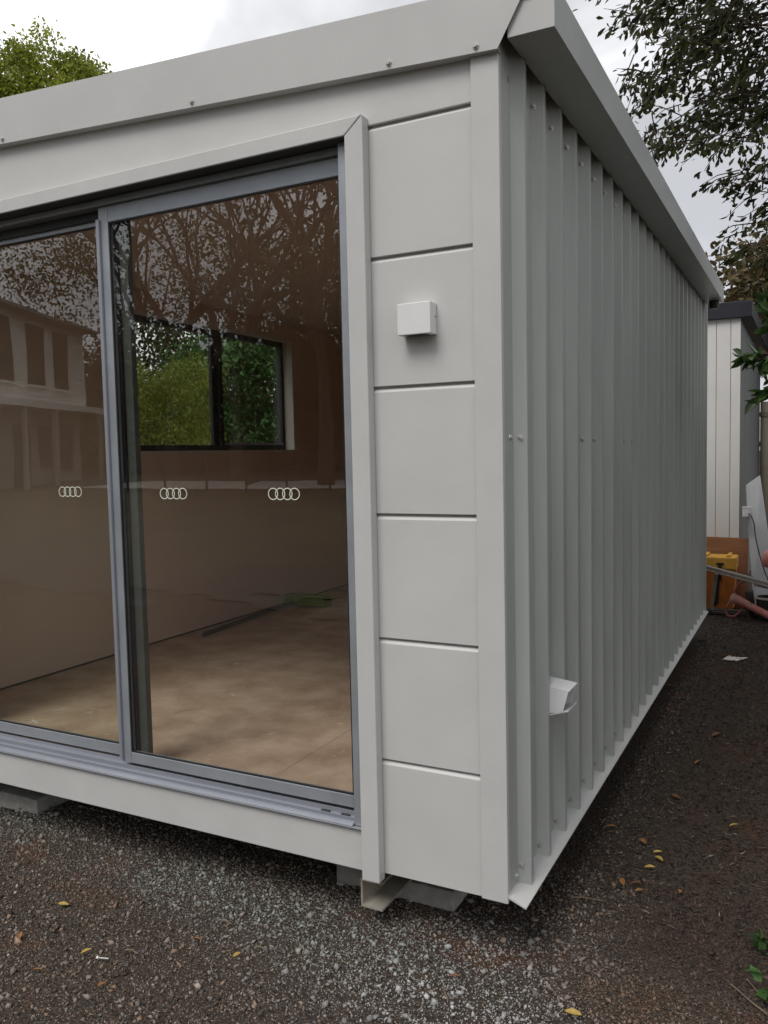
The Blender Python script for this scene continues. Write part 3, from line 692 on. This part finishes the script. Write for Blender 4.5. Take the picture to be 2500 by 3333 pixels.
# socket box and cord
pb = thing('socket_box', 'small white socket box on the corner of the white shed', 'socket', tuple(at_y(2430, 1667, 6.45)))
MB().box(-.035, .035, -.03, .03, -.045, .045).build('body', 'white_plastic', pb, .006)
MB().box(-.04, .04, -.034, .034, .0455, .052).build('hood', 'white_plastic', pb, .002)
MB().box(-.03, .02, .0305, .2, -.03, .03).build('bracket', 'black_iron', pb)
pts = [at_y(x_, y_, Y_) for x_, y_, Y_ in ((2436, 1672, 6.41), (2446, 1680, 6.38), (2455, 1705, 6.36), (2458, 1740, 6.34), (2466, 1780, 6.30), (2478, 1825, 6.26), (2492, 1868, 6.22), (2500, 1885, 6.2))]
pts.append(np.array([.56, 6.2, G + .01]))
co = thing('power_cord', 'black power cord hanging in front of the grey panel', 'cord', tuple(pts[-1])); b0 = pts[-1]
MB().tube([tuple(p - b0) for p in pts], .006, 6).build('cable', 'black_iron', co, smooth=True)
# long timber battens lying on a trestle
def batten(p0, p1, w, h, mat, label):
    p0, p1 = Vector(p0), Vector(p1); t = thing('timber_batten', label, 'timber', tuple((p0 + p1) / 2), 0, 'battens on the trestle')
    d = (p1 - p0); ln = d.length / 2; o = MB().box(-ln, ln, -w / 2, w / 2, -h / 2, h / 2).build('batten', mat, t, .003)
    t.rotation_euler = d.to_track_quat('X', 'Z').to_euler()
Pa = lambda x_, y_, Y_: tuple(float(v) for v in at_y(x_, y_, Y_))
batten(Pa(2240, 1828, 6.0), Pa(2560, 1914, 5.9), .06, .022, 'timber_grey', 'front pale batten of the pile across the trestle')
batten(Pa(2240, 1838, 5.97), Pa(2560, 1925, 5.87), .05, .014, 'timber_grey', 'lowest batten of the pile across the trestle')
batten(Pa(2365, 1858, 6.05), Pa(2452, 1881, 6.03), .04, .018, 'timber_dark', 'short dark offcut lying on top of the battens')
batten(Pa(2455, 1903, 5.98), Pa(2560, 1928, 5.95), .05, .012, 'timber_grey', 'short batten at the right end of the pile')
tr_ = thing('trestle', 'dark timber trestle holding the battens in front of the tool box', 'trestle', (.06, 6.02, G))
def leg_to(p0, p1, r, name, mat='timber_dark'):
    p0, p1 = Vector(p0), Vector(p1); d = p1 - p0; ln = d.length
    o = MB().box(-r, r, -r * .6, r * .6, 0, ln).build(name, mat, tr_, .003); o.location = p0 - tr_.location; o.rotation_euler = d.to_track_quat('Z', 'Y').to_euler(); return o
leg_to(Pa(2316, 1985, 6.02), Pa(2332, 1868, 6.02), .022, 'leg', 'timber_grey'); leg_to((.0, 6.25, G), Pa(2336, 1868, 6.1), .022, 'leg')
leg_to((.33, 6.0, G), (.31, 6.02, .03), .03, 'leg'); leg_to((.34, 6.25, G), (.31, 6.1, .03), .03, 'leg')
leg_to((-.02, 6.06, -.195), (.40, 6.06, -.20), .02, 'rail')
lb = thing('timber_sleeper', 'dark weathered timber sleeper lying on the ground under the trestle', 'timber', (.3, 6.12, G))
MB().box(-.5, .5, -.04, .04, 0, .05).build('beam', 'timber_dark', lb, .006)
bk = thing('black_bucket', 'black bucket with a pale rim under the battens', 'bucket', (.47, 6.02, G))
MB().lathe([(0, .004), (.085, .004), (.10, .2), (.104, .2), (.104, .212), (.096, .212), (.082, .012), (0, .012)], seg=22).build('body', 'bucket_black', bk, smooth=False)
MB().lathe([(.1045, .196), (.109, .198), (.109, .214), (.098, .216), (.098, .2125)], seg=22).build('rim', 'litter_white', bk)
# red tool: tapering tube with a loop bar
rt = thing('red_barrow_handle', 'faded red tapered tube with a loop bar lying on the ground at the right', 'barrow handle', Pa(2378, 2008, 5.98)); b0 = np.array(rt.location)
pts = [at_y(x_, y_, 5.98) for x_, y_ in ((2428, 1891), (2410, 1896), (2398, 1910), (2390, 1928), (2380, 1950), (2368, 1972), (2362, 1990), (2366, 2001), (2378, 2007), (2393, 2005), (2407, 1992), (2420, 1975))]
MB().tube([tuple(p - b0) for p in pts], .0095, 8).build('loop_bar', 'red_bar', rt, smooth=True)
pts = [at_y(x_, y_, Y_) for x_, y_, Y_ in ((2381, 1944, 5.97), (2400, 1952, 5.96), (2440, 1972, 5.93), (2500, 2003, 5.88), (2580, 2046, 5.80))]
MB().tube([tuple(p - b0) for p in pts], [.046, .040, .035, .033, .033], 12).build('tube', 'faded_red', rt, smooth=True)
pts = [at_y(x_, y_, 5.90) for x_, y_ in ((2437, 1966), (2441, 1957), (2448, 1964), (2446, 1984))]
MB().tube([tuple(p - b0) for p in pts], .004, 6).build('wire_tie', 'black_iron', rt)
hh = thing('rounded_cover', 'faded pink rounded cover on a stake at the right edge above the battens', 'cover', Pa(2508, 1820, 6.1))
MB().lathe([(0, .09), (.04, .08), (.07, .05), (.08, 0), (.074, -.05), (.05, -.075), (0, -.08)], seg=18).build('shell', 'faded_red', hh, smooth=True)
MB().tube([(0, 0, -.06), (.02, .0, -.2), (.03, 0, G - hh.location[2])], .012, 6).build('stake', 'timber_dark', hh)
# scraps
sc_ = thing('white_scrap', 'white torn scrap lying on the path beside the cabin', 'scrap', (.316, 4.308, G + .004), .4)
MB().poly([(-.09, -.02, .012), (.0, -.045, .006), (.1, .0, .02), (.05, .04, .012), (-.04, .035, .02), (-.09, -.02, .008), (.0, -.045, .002), (.1, .0, .016), (.05, .04, .008), (-.04, .035, .016)], [(0, 1, 2, 3, 4), (9, 8, 7, 6, 5), (0, 5, 6, 1), (1, 6, 7, 2), (2, 7, 8, 3), (3, 8, 9, 4), (4, 9, 5, 0)]).build('paper', 'litter_white', sc_)

# fallen leaves and twigs
def one_leaf_mesh(name, L_, w, mat):
    vs = []; nseg = 6
    for i in range(nseg + 1):
        t = i / nseg; ww = w * math.sin(math.pi * min(1, t * .96 + .02)) ** .8
        for s in (-1, 0, 1): vs.append((L_ * (t - .5), s * ww, .006 * math.sin(3 * t) + (abs(s)) * .005))
    fs = []
    for i in range(nseg):
        for j in range(2): p = i * 3 + j; fs.append((p, p + 3, p + 4, p + 1))
    me = MB().poly(vs, fs).mesh(name); me.materials.append(MATS[mat]); return me
pmat('leaf_dead_orange', (.34, .16, .045), .7, var=.4, vscale=40)
pmat('leaf_dead_yellow', (.48, .33, .07), .7, var=.35, vscale=40)
pmat('leaf_dead_brown', (.19, .09, .045), .8, var=.4, vscale=40)
LM = {c: one_leaf_mesh('fallen_leaf', .055, .011, 'leaf_dead_' + c) for c in ('orange', 'yellow', 'brown')}
def fallen(px_, py_, c, ang, s=1, label=None):
    p = at_z(px_, py_, G + .012); z = float(ground_h(p[0], p[1])) + .013
    o = bpy.data.objects.new('fallen_leaf', LM[c]); COL.objects.link(o); o.location = (p[0], p[1], z); o.rotation_euler = (random.uniform(-.3, .3), random.uniform(-.15, .15), ang); o.scale = (s * .8,) * 3
    tag(o, label, 'leaf', c + ' dead leaves on the gravel')
ORD = 'first second third fourth fifth sixth seventh eighth ninth tenth eleventh twelfth'.split()
LEAVES = [(2095, 2742, 'orange', 2.2, 1.1), (2145, 2798, 'yellow', 2.4, 1.1), (2140, 2775, 'yellow', .4, .8), (2115, 2825, 'yellow', .2, .9), (2027, 2877, 'orange', 2.0, 1.1), (2068, 2882, 'brown', .3, 1), (2080, 2905, 'orange', .8, .8),
           (2212, 2905, 'orange', 1.7, .8), (205, 2942, 'yellow', .5, .9), (65, 3048, 'orange', 2.3, .9), (280, 3100, 'yellow', 1.0, .8), (120, 3160, 'orange', .5, .7), (330, 3210, 'orange', 1.4, .7), (1865, 3303, 'yellow', .1, 1.1), (2375, 2140, 'yellow', 1.2, 1.0),
           (2330, 2395, 'brown', .9, 1.4), (2200, 2600, 'brown', 2.6, 1.2), (2270, 2480, 'orange', 1.1, 1), (1480, 3180, 'brown', .4, .8), (770, 3110, 'yellow', 1.2, .7), (640, 3060, 'orange', .2, .6), (2390, 2690, 'yellow', .7, 1.0), (2180, 2235, 'brown', .3, 1.6), (1990, 2695, 'orange', .4, 1.0)]
for c_ in ('orange', 'yellow', 'brown'):
    for i, a_ in enumerate(sorted(v for v in LEAVES if v[2] == c_)):
        fallen(*a_, 'small %s dead leaf on the gravel, %s %s one from the left' % (c_, ORD[i], c_))
TW = MB().tube([(-.055, 0, .0), (-.01, .004, .002), (.055, -.003, .0)], [.0022, .002, .0014], 6).mesh('twig'); TW.materials.append(MATS['twig_wood'])
for i, (px_, py_, ang, s) in enumerate(sorted([(735, 3005, .0, .5), (430, 3102, 0.1, .5), (690, 3145, 2.3, .6), (1910, 2928, .25, 1.0), (1450, 3230, 2.2, .6), (850, 3090, .05, .4), (2435, 3250, 2.4, 1.3), (2470, 3230, 2.2, 1.2), (660, 3060, 1.9, .4)])):
    p = at_z(px_, py_, G + .012); o = bpy.data.objects.new('twig', TW); COL.objects.link(o); o.location = (p[0], p[1], float(ground_h(p[0], p[1])) + .014); o.rotation_euler = (0, 0, ang); o.scale = (s, 1, 1)
    tag(o, 'thin dry twig on the gravel, %s twig from the left' % ORD[i], 'twig', 'dry twigs on the gravel')
bl = thing('dropped_bolt', 'grey steel bolt dropped on the gravel in front of the door', 'bolt', tuple(at_z(330, 3118, G + .016)), .3)
MB().tube([(-.01, 0, 0), (.025, 0, 0)], .0025, 8).build('shank', 'screw_zinc', bl); MB().tube([(-.015, 0, 0), (-.01, 0, 0)], .0055, 6).build('head', 'screw_zinc', bl)

# ------------------------------------------------------------------ plants, trees
def tree(name, label, base, crown_c, crown_r, n_clump, per, leaf, mat, trunk_r, bark='bark', group=None, clump=.35, shape=LEAF_OVA, droop=.3, shell=.55, cat='tree', limbs=9, dark_in=True):
    t = thing(name, label, cat, base, 0, group); b0 = np.array(base); cc = np.array(crown_c) - b0; cr_ = np.array(crown_r, float)
    d = unit(RNG.normal(size=(n_clump, 3))); rr = RNG.uniform(shell, 1, (n_clump, 1)) ** .7
    bump_ = 1 + .22 * np.sin(d[:, :1] * 5 + d[:, 1:2] * 4 + base[0]) + .12 * np.sin(d[:, 2:3] * 9 + base[1])
    cen = cc + d * rr * cr_ * bump_
    pos = (cen[:, None, :] + RNG.normal(0, clump, (n_clump, per, 3)) * np.array([1, 1, .75])).reshape(-1, 3)
    tone = np.clip(np.repeat(RNG.uniform(0, .75, n_clump), per) + RNG.uniform(-.25, .35, len(pos)), 0, 1)
    pos = pos[pos[:, 2] > .03]; tone = tone[:len(pos)]
    foliage('crown', pos, leaf, mat, t, droop, shape, tone=tone)
    mb = MB(); top = cc + np.array([0, 0, cr_[2] * .45])
    k = 6; pts = [tuple(np.array([0, 0, -.05]) * (1 - i / k) + top * (i / k) + np.array([math.sin(i * 1.7 + base[0]), math.cos(i * 1.3), 0]) * .05 * cr_[0] * (0 < i < k)) for i in range(k + 1)]
    mb.tube(pts, [trunk_r * (1 - .8 * i / k) for i in range(k + 1)], 9)
    tk = mb.build('trunk', bark, t, smooth=True)
    ml = MB()
    for i in range(limbs):
        c = cen[i * max(1, n_clump // limbs) % n_clump]; s = random.uniform(.35, .85); st = np.array(pts[int(s * k)]); mid = st * .5 + c * .5 + np.array([0, 0, -.06 * np.linalg.norm(c - st)])
        ml.tube([tuple(st), tuple(mid), tuple(c)], [trunk_r * .35, trunk_r * .22, trunk_r * .06], 6)
    if limbs: ml.build('limbs', bark, t, smooth=True)
    return t

# tree overhanging the path on the right: clumps of leaves hung on thin branches
ov = thing('overhanging_tree', 'dark-leaved tree overhanging the cabin roof from the right', 'tree', (2.25, 3.6, G)); ob = np.array([2.25, 3.6, G])
MB().tube([(0, 0, -.05), (-.05, 0, 1.2), (.05, .05, 2.4), (-.1, 0, 3.6), (-.25, -.1, 5.2)], [.16, .13, .11, .09, .05], 10).build('trunk', 'bark', ov, smooth=True)
# (pixel x, pixel y, depth Y, spread, leaves)
cl = []
def band(pts, n, spread, lv, Y0, Y1):
    n = max(3, int(n * .66)); lv = int(lv * .62)
    for _ in range(n):
        i = random.randrange(len(pts) - 1); a_ = random.random(); p = [pts[i][j] * (1 - a_) + pts[i + 1][j] * a_ for j in (0, 1)]
        cl.append((p[0] + random.gauss(0, 26), p[1] + random.gauss(0, 26), random.uniform(Y0, Y1), spread, lv))
band([(1960, 10), (2060, 50), (2130, 110)], 14, .12, 26, 3.0, 3.6)
band([(2120, 20), (2300, 40), (2480, 60)], 46, .15, 34, 3.1, 4.3)
band([(2180, 110), (2330, 150), (2490, 180)], 52, .15, 34, 3.1, 4.3)
band([(2030, 275), (2120, 255), (2230, 250)], 22, .11, 26, 3.1, 3.7)
band([(2210, 240), (2350, 280), (2500, 300)], 44, .15, 34, 3.1, 4.3)
band([(2110, 330), (2140, 400), (2150, 460)], 12, .10, 24, 3.2, 3.6)
band([(2240, 370), (2380, 390), (2500, 400)], 36, .14, 30, 3.1, 4.2)
band([(2130, 480), (2200, 470), (2330, 480), (2480, 460)], 30, .11, 26, 3.2, 4.0)
band([(2310, 510), (2350, 560), (2355, 610)], 10, .08, 20, 3.3, 3.6)
band([(2440, 560), (2490, 600)], 12, .10, 20, 3.3, 3.8)
band([(2440, 690), (2490, 700), (2480, 760)], 12, .09, 20, 3.3, 3.7)
band([(2390, 790), (2440, 800), (2400, 860)], 9, .07, 18, 3.3, 3.6)
band([(2470, 840), (2490, 880)], 8, .09, 18, 3.3, 3.7)
# the part of the crown outside the frame
for _ in range(150): cl.append((random.uniform(2540, 3500), random.uniform(-500, 700), random.uniform(2.8, 4.4), .22, 34))
for _ in range(60): cl.append((random.uniform(1960, 3100), random.uniform(-480, -40), random.uniform(3.0, 4.6), .2, 34))
P_, D_, SZ, tone = [], [], [], []
ml = MB(); joints = [np.array(v) for v in ((-.35, -.15, 2.6), (-.5, -.1, 3.1), (-.7, -.15, 3.7), (-.8, .1, 4.1), (-.5, .3, 4.6), (-.25, -.1, 5.2))]
for jn in joints: ml.tube([(0, 0, max(.8, jn[2] - 1.2)), tuple(jn * np.array([.5, .5, 1]) - np.array([0, 0, .4])), tuple(jn)], [.05, .04, .022], 7)
for cx, cy, Y, sp, lv in cl:
    c = at_y(cx, cy, Y) - ob
    if c[2] < 1.7: continue
    j = min(joints, key=lambda q: np.linalg.norm(q - c) + .5 * abs(q[2] - c[2])); ax = unit(unit(c - j) + RNG.normal(0, .45, 3) + np.array([0, 0, -.25]))
    st = j; mid = st * .55 + c * .45 + np.array([0, 0, .12]); 
    if random.random() < .22: ml.tube([tuple(st), tuple(mid + RNG.normal(0, .05, 3)), tuple(c)], [.009, .006, .0025], 5)
    a_ = ax * sp; ml.tube([tuple(c - a_ * 1.8), tuple(c + np.array([0, 0, .02])), tuple(c + a_ * 1.25)], [.0045, .0035, .0015], 4)
    tt = RNG.uniform(-1.4, 1.3, lv); pp = c + tt[:, None] * a_ + RNG.normal(0, sp * .22, (lv, 3))
    P_.append(pp); D_.append(np.repeat(ax[None] + np.array([[0, 0, -.35]]), lv, 0)); tone.append(np.clip(RNG.uniform(0, 1) * .6 + RNG.uniform(-.2, .5, lv), 0, 1)); SZ.append(np.full(lv, sp))
P_ = np.concatenate(P_); D_ = np.concatenate(D_); tone = np.concatenate(tone)
foliage('crown', P_, .060, 'leaf_dark', ov, .3, LEAF_OBO, dirs=D_, tone=tone)
ml.build('branches', 'bark', ov, smooth=True)
# sprigs of a shrub with larger glossy leaves at the right edge
sh_ = thing('glossy_shrub', 'shrub with large glossy green leaves reaching in at the right edge', 'shrub', (.98, 3.75, G)); ob = np.array([.98, 3.75, G])
MB().tube([(0, 0, -.05), (-.02, -.02, .9), (-.06, 0, 1.7), (-.12, .0, 2.35)], [.03, .025, .02, .012], 8).build('stem', 'bark', sh_, smooth=True)
P_, D_ = [], []; ml = MB()
for cx, cy, Y, dx, dz, nl in [(2478, 1010, 3.55, -1, .25, 12), (2500, 975, 3.6, -.8, .5, 10), (2505, 1060, 3.55, -.9, 0, 12), (2392, 1157, 3.4, -1, .05, 8), (2430, 1172, 3.45, -1, .0, 10), (2470, 1165, 3.5, -1, .05, 10), (2500, 1190, 3.5, -.9, -.1, 10), (2455, 1300, 3.45, -.8, -.5, 7), (2485, 1290, 3.5, -.8, -.4, 9), (2510, 1270, 3.5, -.9, -.3, 8), (2560, 1050, 3.6, -.5, .3, 14), (2600, 1200, 3.6, .2, .2, 16), (2640, 900, 3.7, .3, .5, 16), (2650, 1350, 3.7, .2, -.2, 16)]:
    c = at_y(cx, cy, Y) - ob; ax = unit(np.array([dx, -.25, dz])); base_ = np.array([-.06, 0, min(2.2, c[2] - .05)])
    ml.tube([tuple(base_), tuple(base_ * .5 + c * .5 + np.array([0, 0, .04])), tuple(c)], [.009, .006, .003], 6)
    pp = c - ax * RNG.uniform(0, .12, nl)[:, None] + RNG.normal(0, .012, (nl, 3)); P_.append(pp); D_.append(np.repeat(ax[None] * 1.3, nl, 0))
foliage('leaves', np.concatenate(P_), .105, 'leaf_glossy', sh_, .1, LEAF_OVA, dirs=np.concatenate(D_))
ml.build('branches', 'bark', sh_, smooth=True)
# low weeds at the right edge of the path
for px_, py_, lab in ((2496, 3095, 'small green weed at the right edge of the path'), (2502, 3262, 'green weed by the lower right corner')):
    p = at_z(px_, py_, G); t = thing('weed', lab, 'weed', tuple(p))
    n_ = 16; pp = RNG.normal(0, .022, (n_, 3)); pp[:, 2] = np.abs(pp[:, 2]) + .012
    foliage('leaves', pp, .045, 'leaf_green', t, -.2)
    MB().tube([(0, 0, -.01), (.005, 0, .03), (.0, .004, .06)], .0018, 5).build('stem', 'leaf_green', t)

# bank of trees and shrubs on the right of the path, added out of view to shade the side wall and path
for i, (bx_, by_, hz_) in enumerate([(2.1, .9, 1.9), (2.3, 2.4, 2.2), (2.0, 5.2, 2.0), (2.4, 6.8, 2.6)]):
    tree('path_shrub', ['tall leafy shrub right of the path nearest the front', 'tall leafy shrub right of the path beside the vent hood', 'tall leafy shrub right of the path past the middle', 'tall leafy shrub right of the path by the white shed'][i],
         (bx_, by_, G), (bx_, by_, hz_ * .62), (.72, .95, hz_ * .62), 70, 60, .09, 'leaf_mid', .04, group='shrubs along the path', clump=.17, cat='shrub', limbs=5)
tree('path_tree', 'broad dark tree right of the path beyond the frame', (3.4, .8, G), (2.3, .9, 5.5), (1.9, 2.6, 1.2), 230, 70, .15, 'leaf_dark', .16, clump=.3)  # unseen canopy added to shade the path and the side wall
# trees behind the white shed
tree('backdrop_tree', 'dark tree rising behind the roof of the white shed', (.9, 12.2, G), (.75, 12, 3.6), (1.3, 1.2, 1.25), 130, 60, .12, 'leaf_brown', .1, clump=.2)
tree('backdrop_tree', 'leafy tree behind the black fascia at the right edge', (2.0, 10.9, G), (1.6, 10.7, 3.0), (1.0, 1.2, 1.8), 110, 60, .12, 'leaf_mid', .1, clump=.2)
# fence behind the shed, palings with gaps
fe = thing('paling_fence', 'dark paling fence past the end of the white shed', 'fence', (1.0, 10.9, G))
for i in range(14): MB().box(-1.0 + i * .16, -1.0 + i * .16 + .145, 0, .018, .02, 2.0).build('paling', 'timber_dark', fe)
for z in (.4, 1.6): MB().box(-1.0, 1.24, .0185, .06, z, z + .07).build('rail', 'timber_dark', fe)
pp_ = thing('pale_pipe', 'pale vertical pipe standing at the right edge past the white shed', 'pipe', (float(at_y(2489, 1500, 9.9)[0]), 9.9, G))
MB().tube([(0, 0, 0), (0, 0, 2.2)], .06, 14).build('pipe', 'pipe_beige', pp_, smooth=True)
MB().tube([(0, 0, 2.0), (0, 0, 2.06)], .068, 14).build('collar', 'pipe_beige', pp_)

# trees on the left side, seen through the far window and above the roof
def gp(px_, py_, X): p = at_x(px_, py_, X); return p
c = gp(470, 1310, -9.0)
tree('lime_shrub', 'yellow-green bush seen through the far window', (c[0], c[1], G), (c[0], c[1], 1.45), (1.15, 1.15, 1.62), 620, 100, .075, 'leaf_yellowgreen', .08, clump=.13, cat='shrub', shape=LEAF_LAN)
c = gp(790, 1250, -9.6)
tree('leafy_tree', 'deep green leafy tree in the right half of the far window', (c[0], c[1], G), (c[0], c[1], 2.4), (1.45, 1.45, 2.7), 560, 85, .10, 'leaf_green', .1, 'bark_pale', clump=.18, shape=LEAF_OVA)
c = gp(470, 1080, -14)
tree('tall_tree', 'tall dark tree in the left half of the far window', (c[0], c[1] - .8, G), (c[0], c[1] - .8, 5.2), (2.0, 2.0, 2.4), 120, 55, .13, 'leaf_mid', .22, clump=.32)
c = gp(640, 1120, -15)
tree('tall_tree', 'tall olive tree behind the window mullion', (c[0], c[1], G), (c[0], c[1], 4.2), (1.7, 1.9, 2.6), 130, 55, .13, 'leaf_olive', .2, clump=.32)
c = gp(890, 1230, -15)
tree('tall_tree', 'brownish tree at the right edge of the far window', (c[0], c[1] + 1, G), (c[0], c[1] + 1, 4), (2.0, 2.6, 3.4), 160, 60, .13, 'leaf_brown', .2, clump=.35)
c = gp(560, 1380, -20)
tree('far_hedge', 'low dark hedge behind the trees past the window', (c[0], c[1], G), (c[0], c[1] + 2, 1.2), (2.0, 8.5, 2.6), 520, 60, .22, 'leaf_mid', .12, clump=.4, cat='hedge')
tree('lime_tree', 'yellow-green tree above the roof at the left', (-14.6, 8.4, G), (-14.4, 9.9, 7.3), (2.4, 3.2, 2.5), 1150, 150, .085, 'leaf_lime', .3, clump=.155, shape=LEAF_OVA, shell=.8)

# ------------------------------------------------------------------ what the door glass reflects: garden behind the camera
def gz_(x_, y_): return float(ground_h(np.array(x_), np.array(y_)))
hA = Vector((-19.6, -9.6, 0)); hB = Vector((-24.45, -21.0, 0)); hd = (hB - hA); hl = hd.length; hb = .55
house = thing('white_house', 'two-storey white weatherboard house reflected in the left door panel', 'house', (hA.x, hA.y, hb)); house.rotation_euler = (0, 0, math.atan2(hd.y, hd.x))
# local x runs along the facade, local +y is the garden side
MB().box(0, hl, -7, -.25, -.4, 2.85).build('lower_wall', 'house_cream', house)
MB().box(0, hl, -7, -.03, 2.86, 5.75).build('upper_wall', 'house_white', house)
nb = 13
bm_ = MB().prism([(-.028, 0), (.02, 0), (0, .222), (-.028, .222)], 'x', 0, hl).mesh('weatherboard'); bm_.materials.append(MATS['house_white'])
for i in range(nb):
    o = bpy.data.objects.new('weatherboard', bm_); COL.objects.link(o); o.parent = house; o.location = (0, 0, 2.88 + i * .22)
MB().prism([(-7.4, 5.7), (.55, 5.75), (.55, 5.85), (-3.4, 7.3), (-7.4, 5.85)], 'x', -.4, hl + .3).build('roof', 'roof_tin', house)
MB().box(-.1, hl + .1, -.25, .7, 2.62, 2.85).build('verandah_beam', 'house_white', house)
for xw, w_ in ((1.2, 1.1), (3.4, 1.1), (5.9, 1.0), (7.9, 1.25), (9.9, 1.05), (10.9, .0)):
    if w_ == 0: continue
    wd = MB().box(xw, xw + w_, .022, .06, 3.45, 5.5).build('window', 'house_dark', house)
    MB().box(xw - .08, xw + w_ + .08, .03, .09, 3.37, 3.45).build('sill', 'house_white', wd)
for xw, w_, z0_, z1_, mt in ((2, 1.2, .0, 2.1, 'house_dark'), (4.8, 1.4, .6, 2.1, 'house_dark'), (7.2, 1.1, 0, 2.1, 'house_dark'), (9.0, .9, .6, 2.1, 'house_dark'), (10.1, .35, 0, 2.3, 'house_brown'), (10.7, 1.0, .5, 2.2, 'house_dark')):
    MB().box(xw, xw + w_, -.249, -.2, z0_, z1_).build('door' if z0_ == 0 else 'window', mt, house)
for xw in (.1, 3.2, 6.4, 8.6, hl - .2): MB().box(xw, xw + .14, .5, .64, -.4, 2.619).build('verandah_post', 'house_cream', house)
refl = [((-30, -30), (7.5, 8, 5), 9.5, 'leaf_mid', 'broad tree behind the white house at its right end'), ((-20.5, -30), (4.6, 5, 4), 7.6, 'leaf_olive', 'olive tree across the driveway nearest the house'),
        ((-14.5, -26), (4.6, 4.6, 4.8), 8.0, 'leaf_mid', 'dark spreading tree across the driveway'), ((-9.5, -27), (4.5, 4.5, 4.6), 7.6, 'leaf_brown', 'brownish spreading tree at the far side of the lawn'),
        ((-33, -17), (5, 6, 4), 9.5, 'leaf_olive', 'tree rising over the roof of the white house'), ((-3.5, -25), (4.5, 4.5, 4.5), 7.0, 'leaf_mid', 'tree at the right end of the lawn'), ((5, -20), (5, 5, 4.5), 6.5, 'leaf_mid', 'big tree behind the photographer')]
for (tx, ty), r_, zc, mt, lab in refl:
    z = gz_(tx, ty); tree('garden_tree', lab, (tx, ty, z), (tx, ty, z + zc), r_, 130, 70, .22, mt, .38, group='garden trees behind the camera', clump=.75, limbs=14, shell=.35)
for i, (tx, ty, w_) in enumerate(((-27, -27, 5), (-20, -31, 5), (-13, -31, 5), (-6, -31, 5), (1, -28, 5))):
    z = gz_(tx, ty); tree('garden_shrubbery', ['left end', 'part left of the middle', 'middle', 'part right of the middle', 'right end'][i] + ' of the dense shrubbery across the lawn behind the camera', (tx, ty, z), (tx, ty, z + 2.4), (w_, 2.5, 3.6), 200, 50, .5, 'leaf_brown', .2, group='shrubbery behind the camera', clump=.7, cat='shrubs', limbs=5)
# bare branching trees whose twigs stand against the sky
for tx, ty, h_, lab in ((-13.2, -20.5, 15, 'bare-branched tree on the lawn reflected at the right of the door'), (-17.6, -21.5, 15, 'bare-branched tree on the lawn reflected above the far window'), (-22.8, -24.2, 15, 'bare-branched tree beside the white house'), (-9.6, -19.4, 14, 'bare-branched tree on the lawn farthest from the white house')):
    z = gz_(tx, ty); t = thing('bare_tree', lab, 'tree', (tx, ty, z), 0, 'bare trees on the lawn'); mb = MB()
    def grow(p, d, ln, r, lvl):
        q = p + d * ln; mid = p + d * ln * .5 + Vector((random.gauss(0, .04), random.gauss(0, .04), 0)) * ln
        mb.tube([tuple(p), tuple(mid), tuple(q)], [r, r * .85, r * .66], 5 if lvl < 2 else 4, caps=False)
        if lvl >= 6: return
        for _ in range(2 if lvl else 4):
            nd = (d + Vector((random.gauss(0, .42), random.gauss(0, .42), random.gauss(.12, .22)))).normalized(); grow(q, nd, ln * random.uniform(.66, .85), r * .66, lvl + 1)
    grow(Vector((0, 0, -.1)), Vector((.02, 0, 1)), h_ * .25, .30, 0); mb.build('branches', 'bark', t)
# wire fence by the driveway, planter
wf = thing('wire_fence', 'post and rail wire fence along the driveway behind the camera', 'fence', (-14, -16.6, gz_(-14, -16.6)))
for i in range(9): MB().tube([(-4 + i * 1.25, -i * .35, -.1), (-4 + i * 1.25, -i * .35, 1.15)], .035, 8).build('post', 'timber_dark', wf)
MB().tube([(-4, 0, 1.05), (6, -2.8, 1.05)], .02, 6).build('rail', 'timber_dark', wf)
MB().tube([(-.25, -1.05, .25), (1.8, -1.6, .95)], .045, 6).build('brace', 'timber_dark', wf)
pz = gz_(-9.6, -16.5); po = thing('planter_pot', 'terracotta pot with a small shrub on the lawn behind the camera', 'pot', (-9.6, -16.5, pz))
MB().lathe([(0, -.02), (.26, -.02), (.36, .5), (.42, .5), (.42, .58), (.34, .58), (.3, .48), (0, .48)], seg=20).build('pot', 'terracotta', po)
foliage('leaves', RNG.normal(0, .25, (500, 3)) + np.array([0, 0, .95]), .16, 'leaf_mid', po)
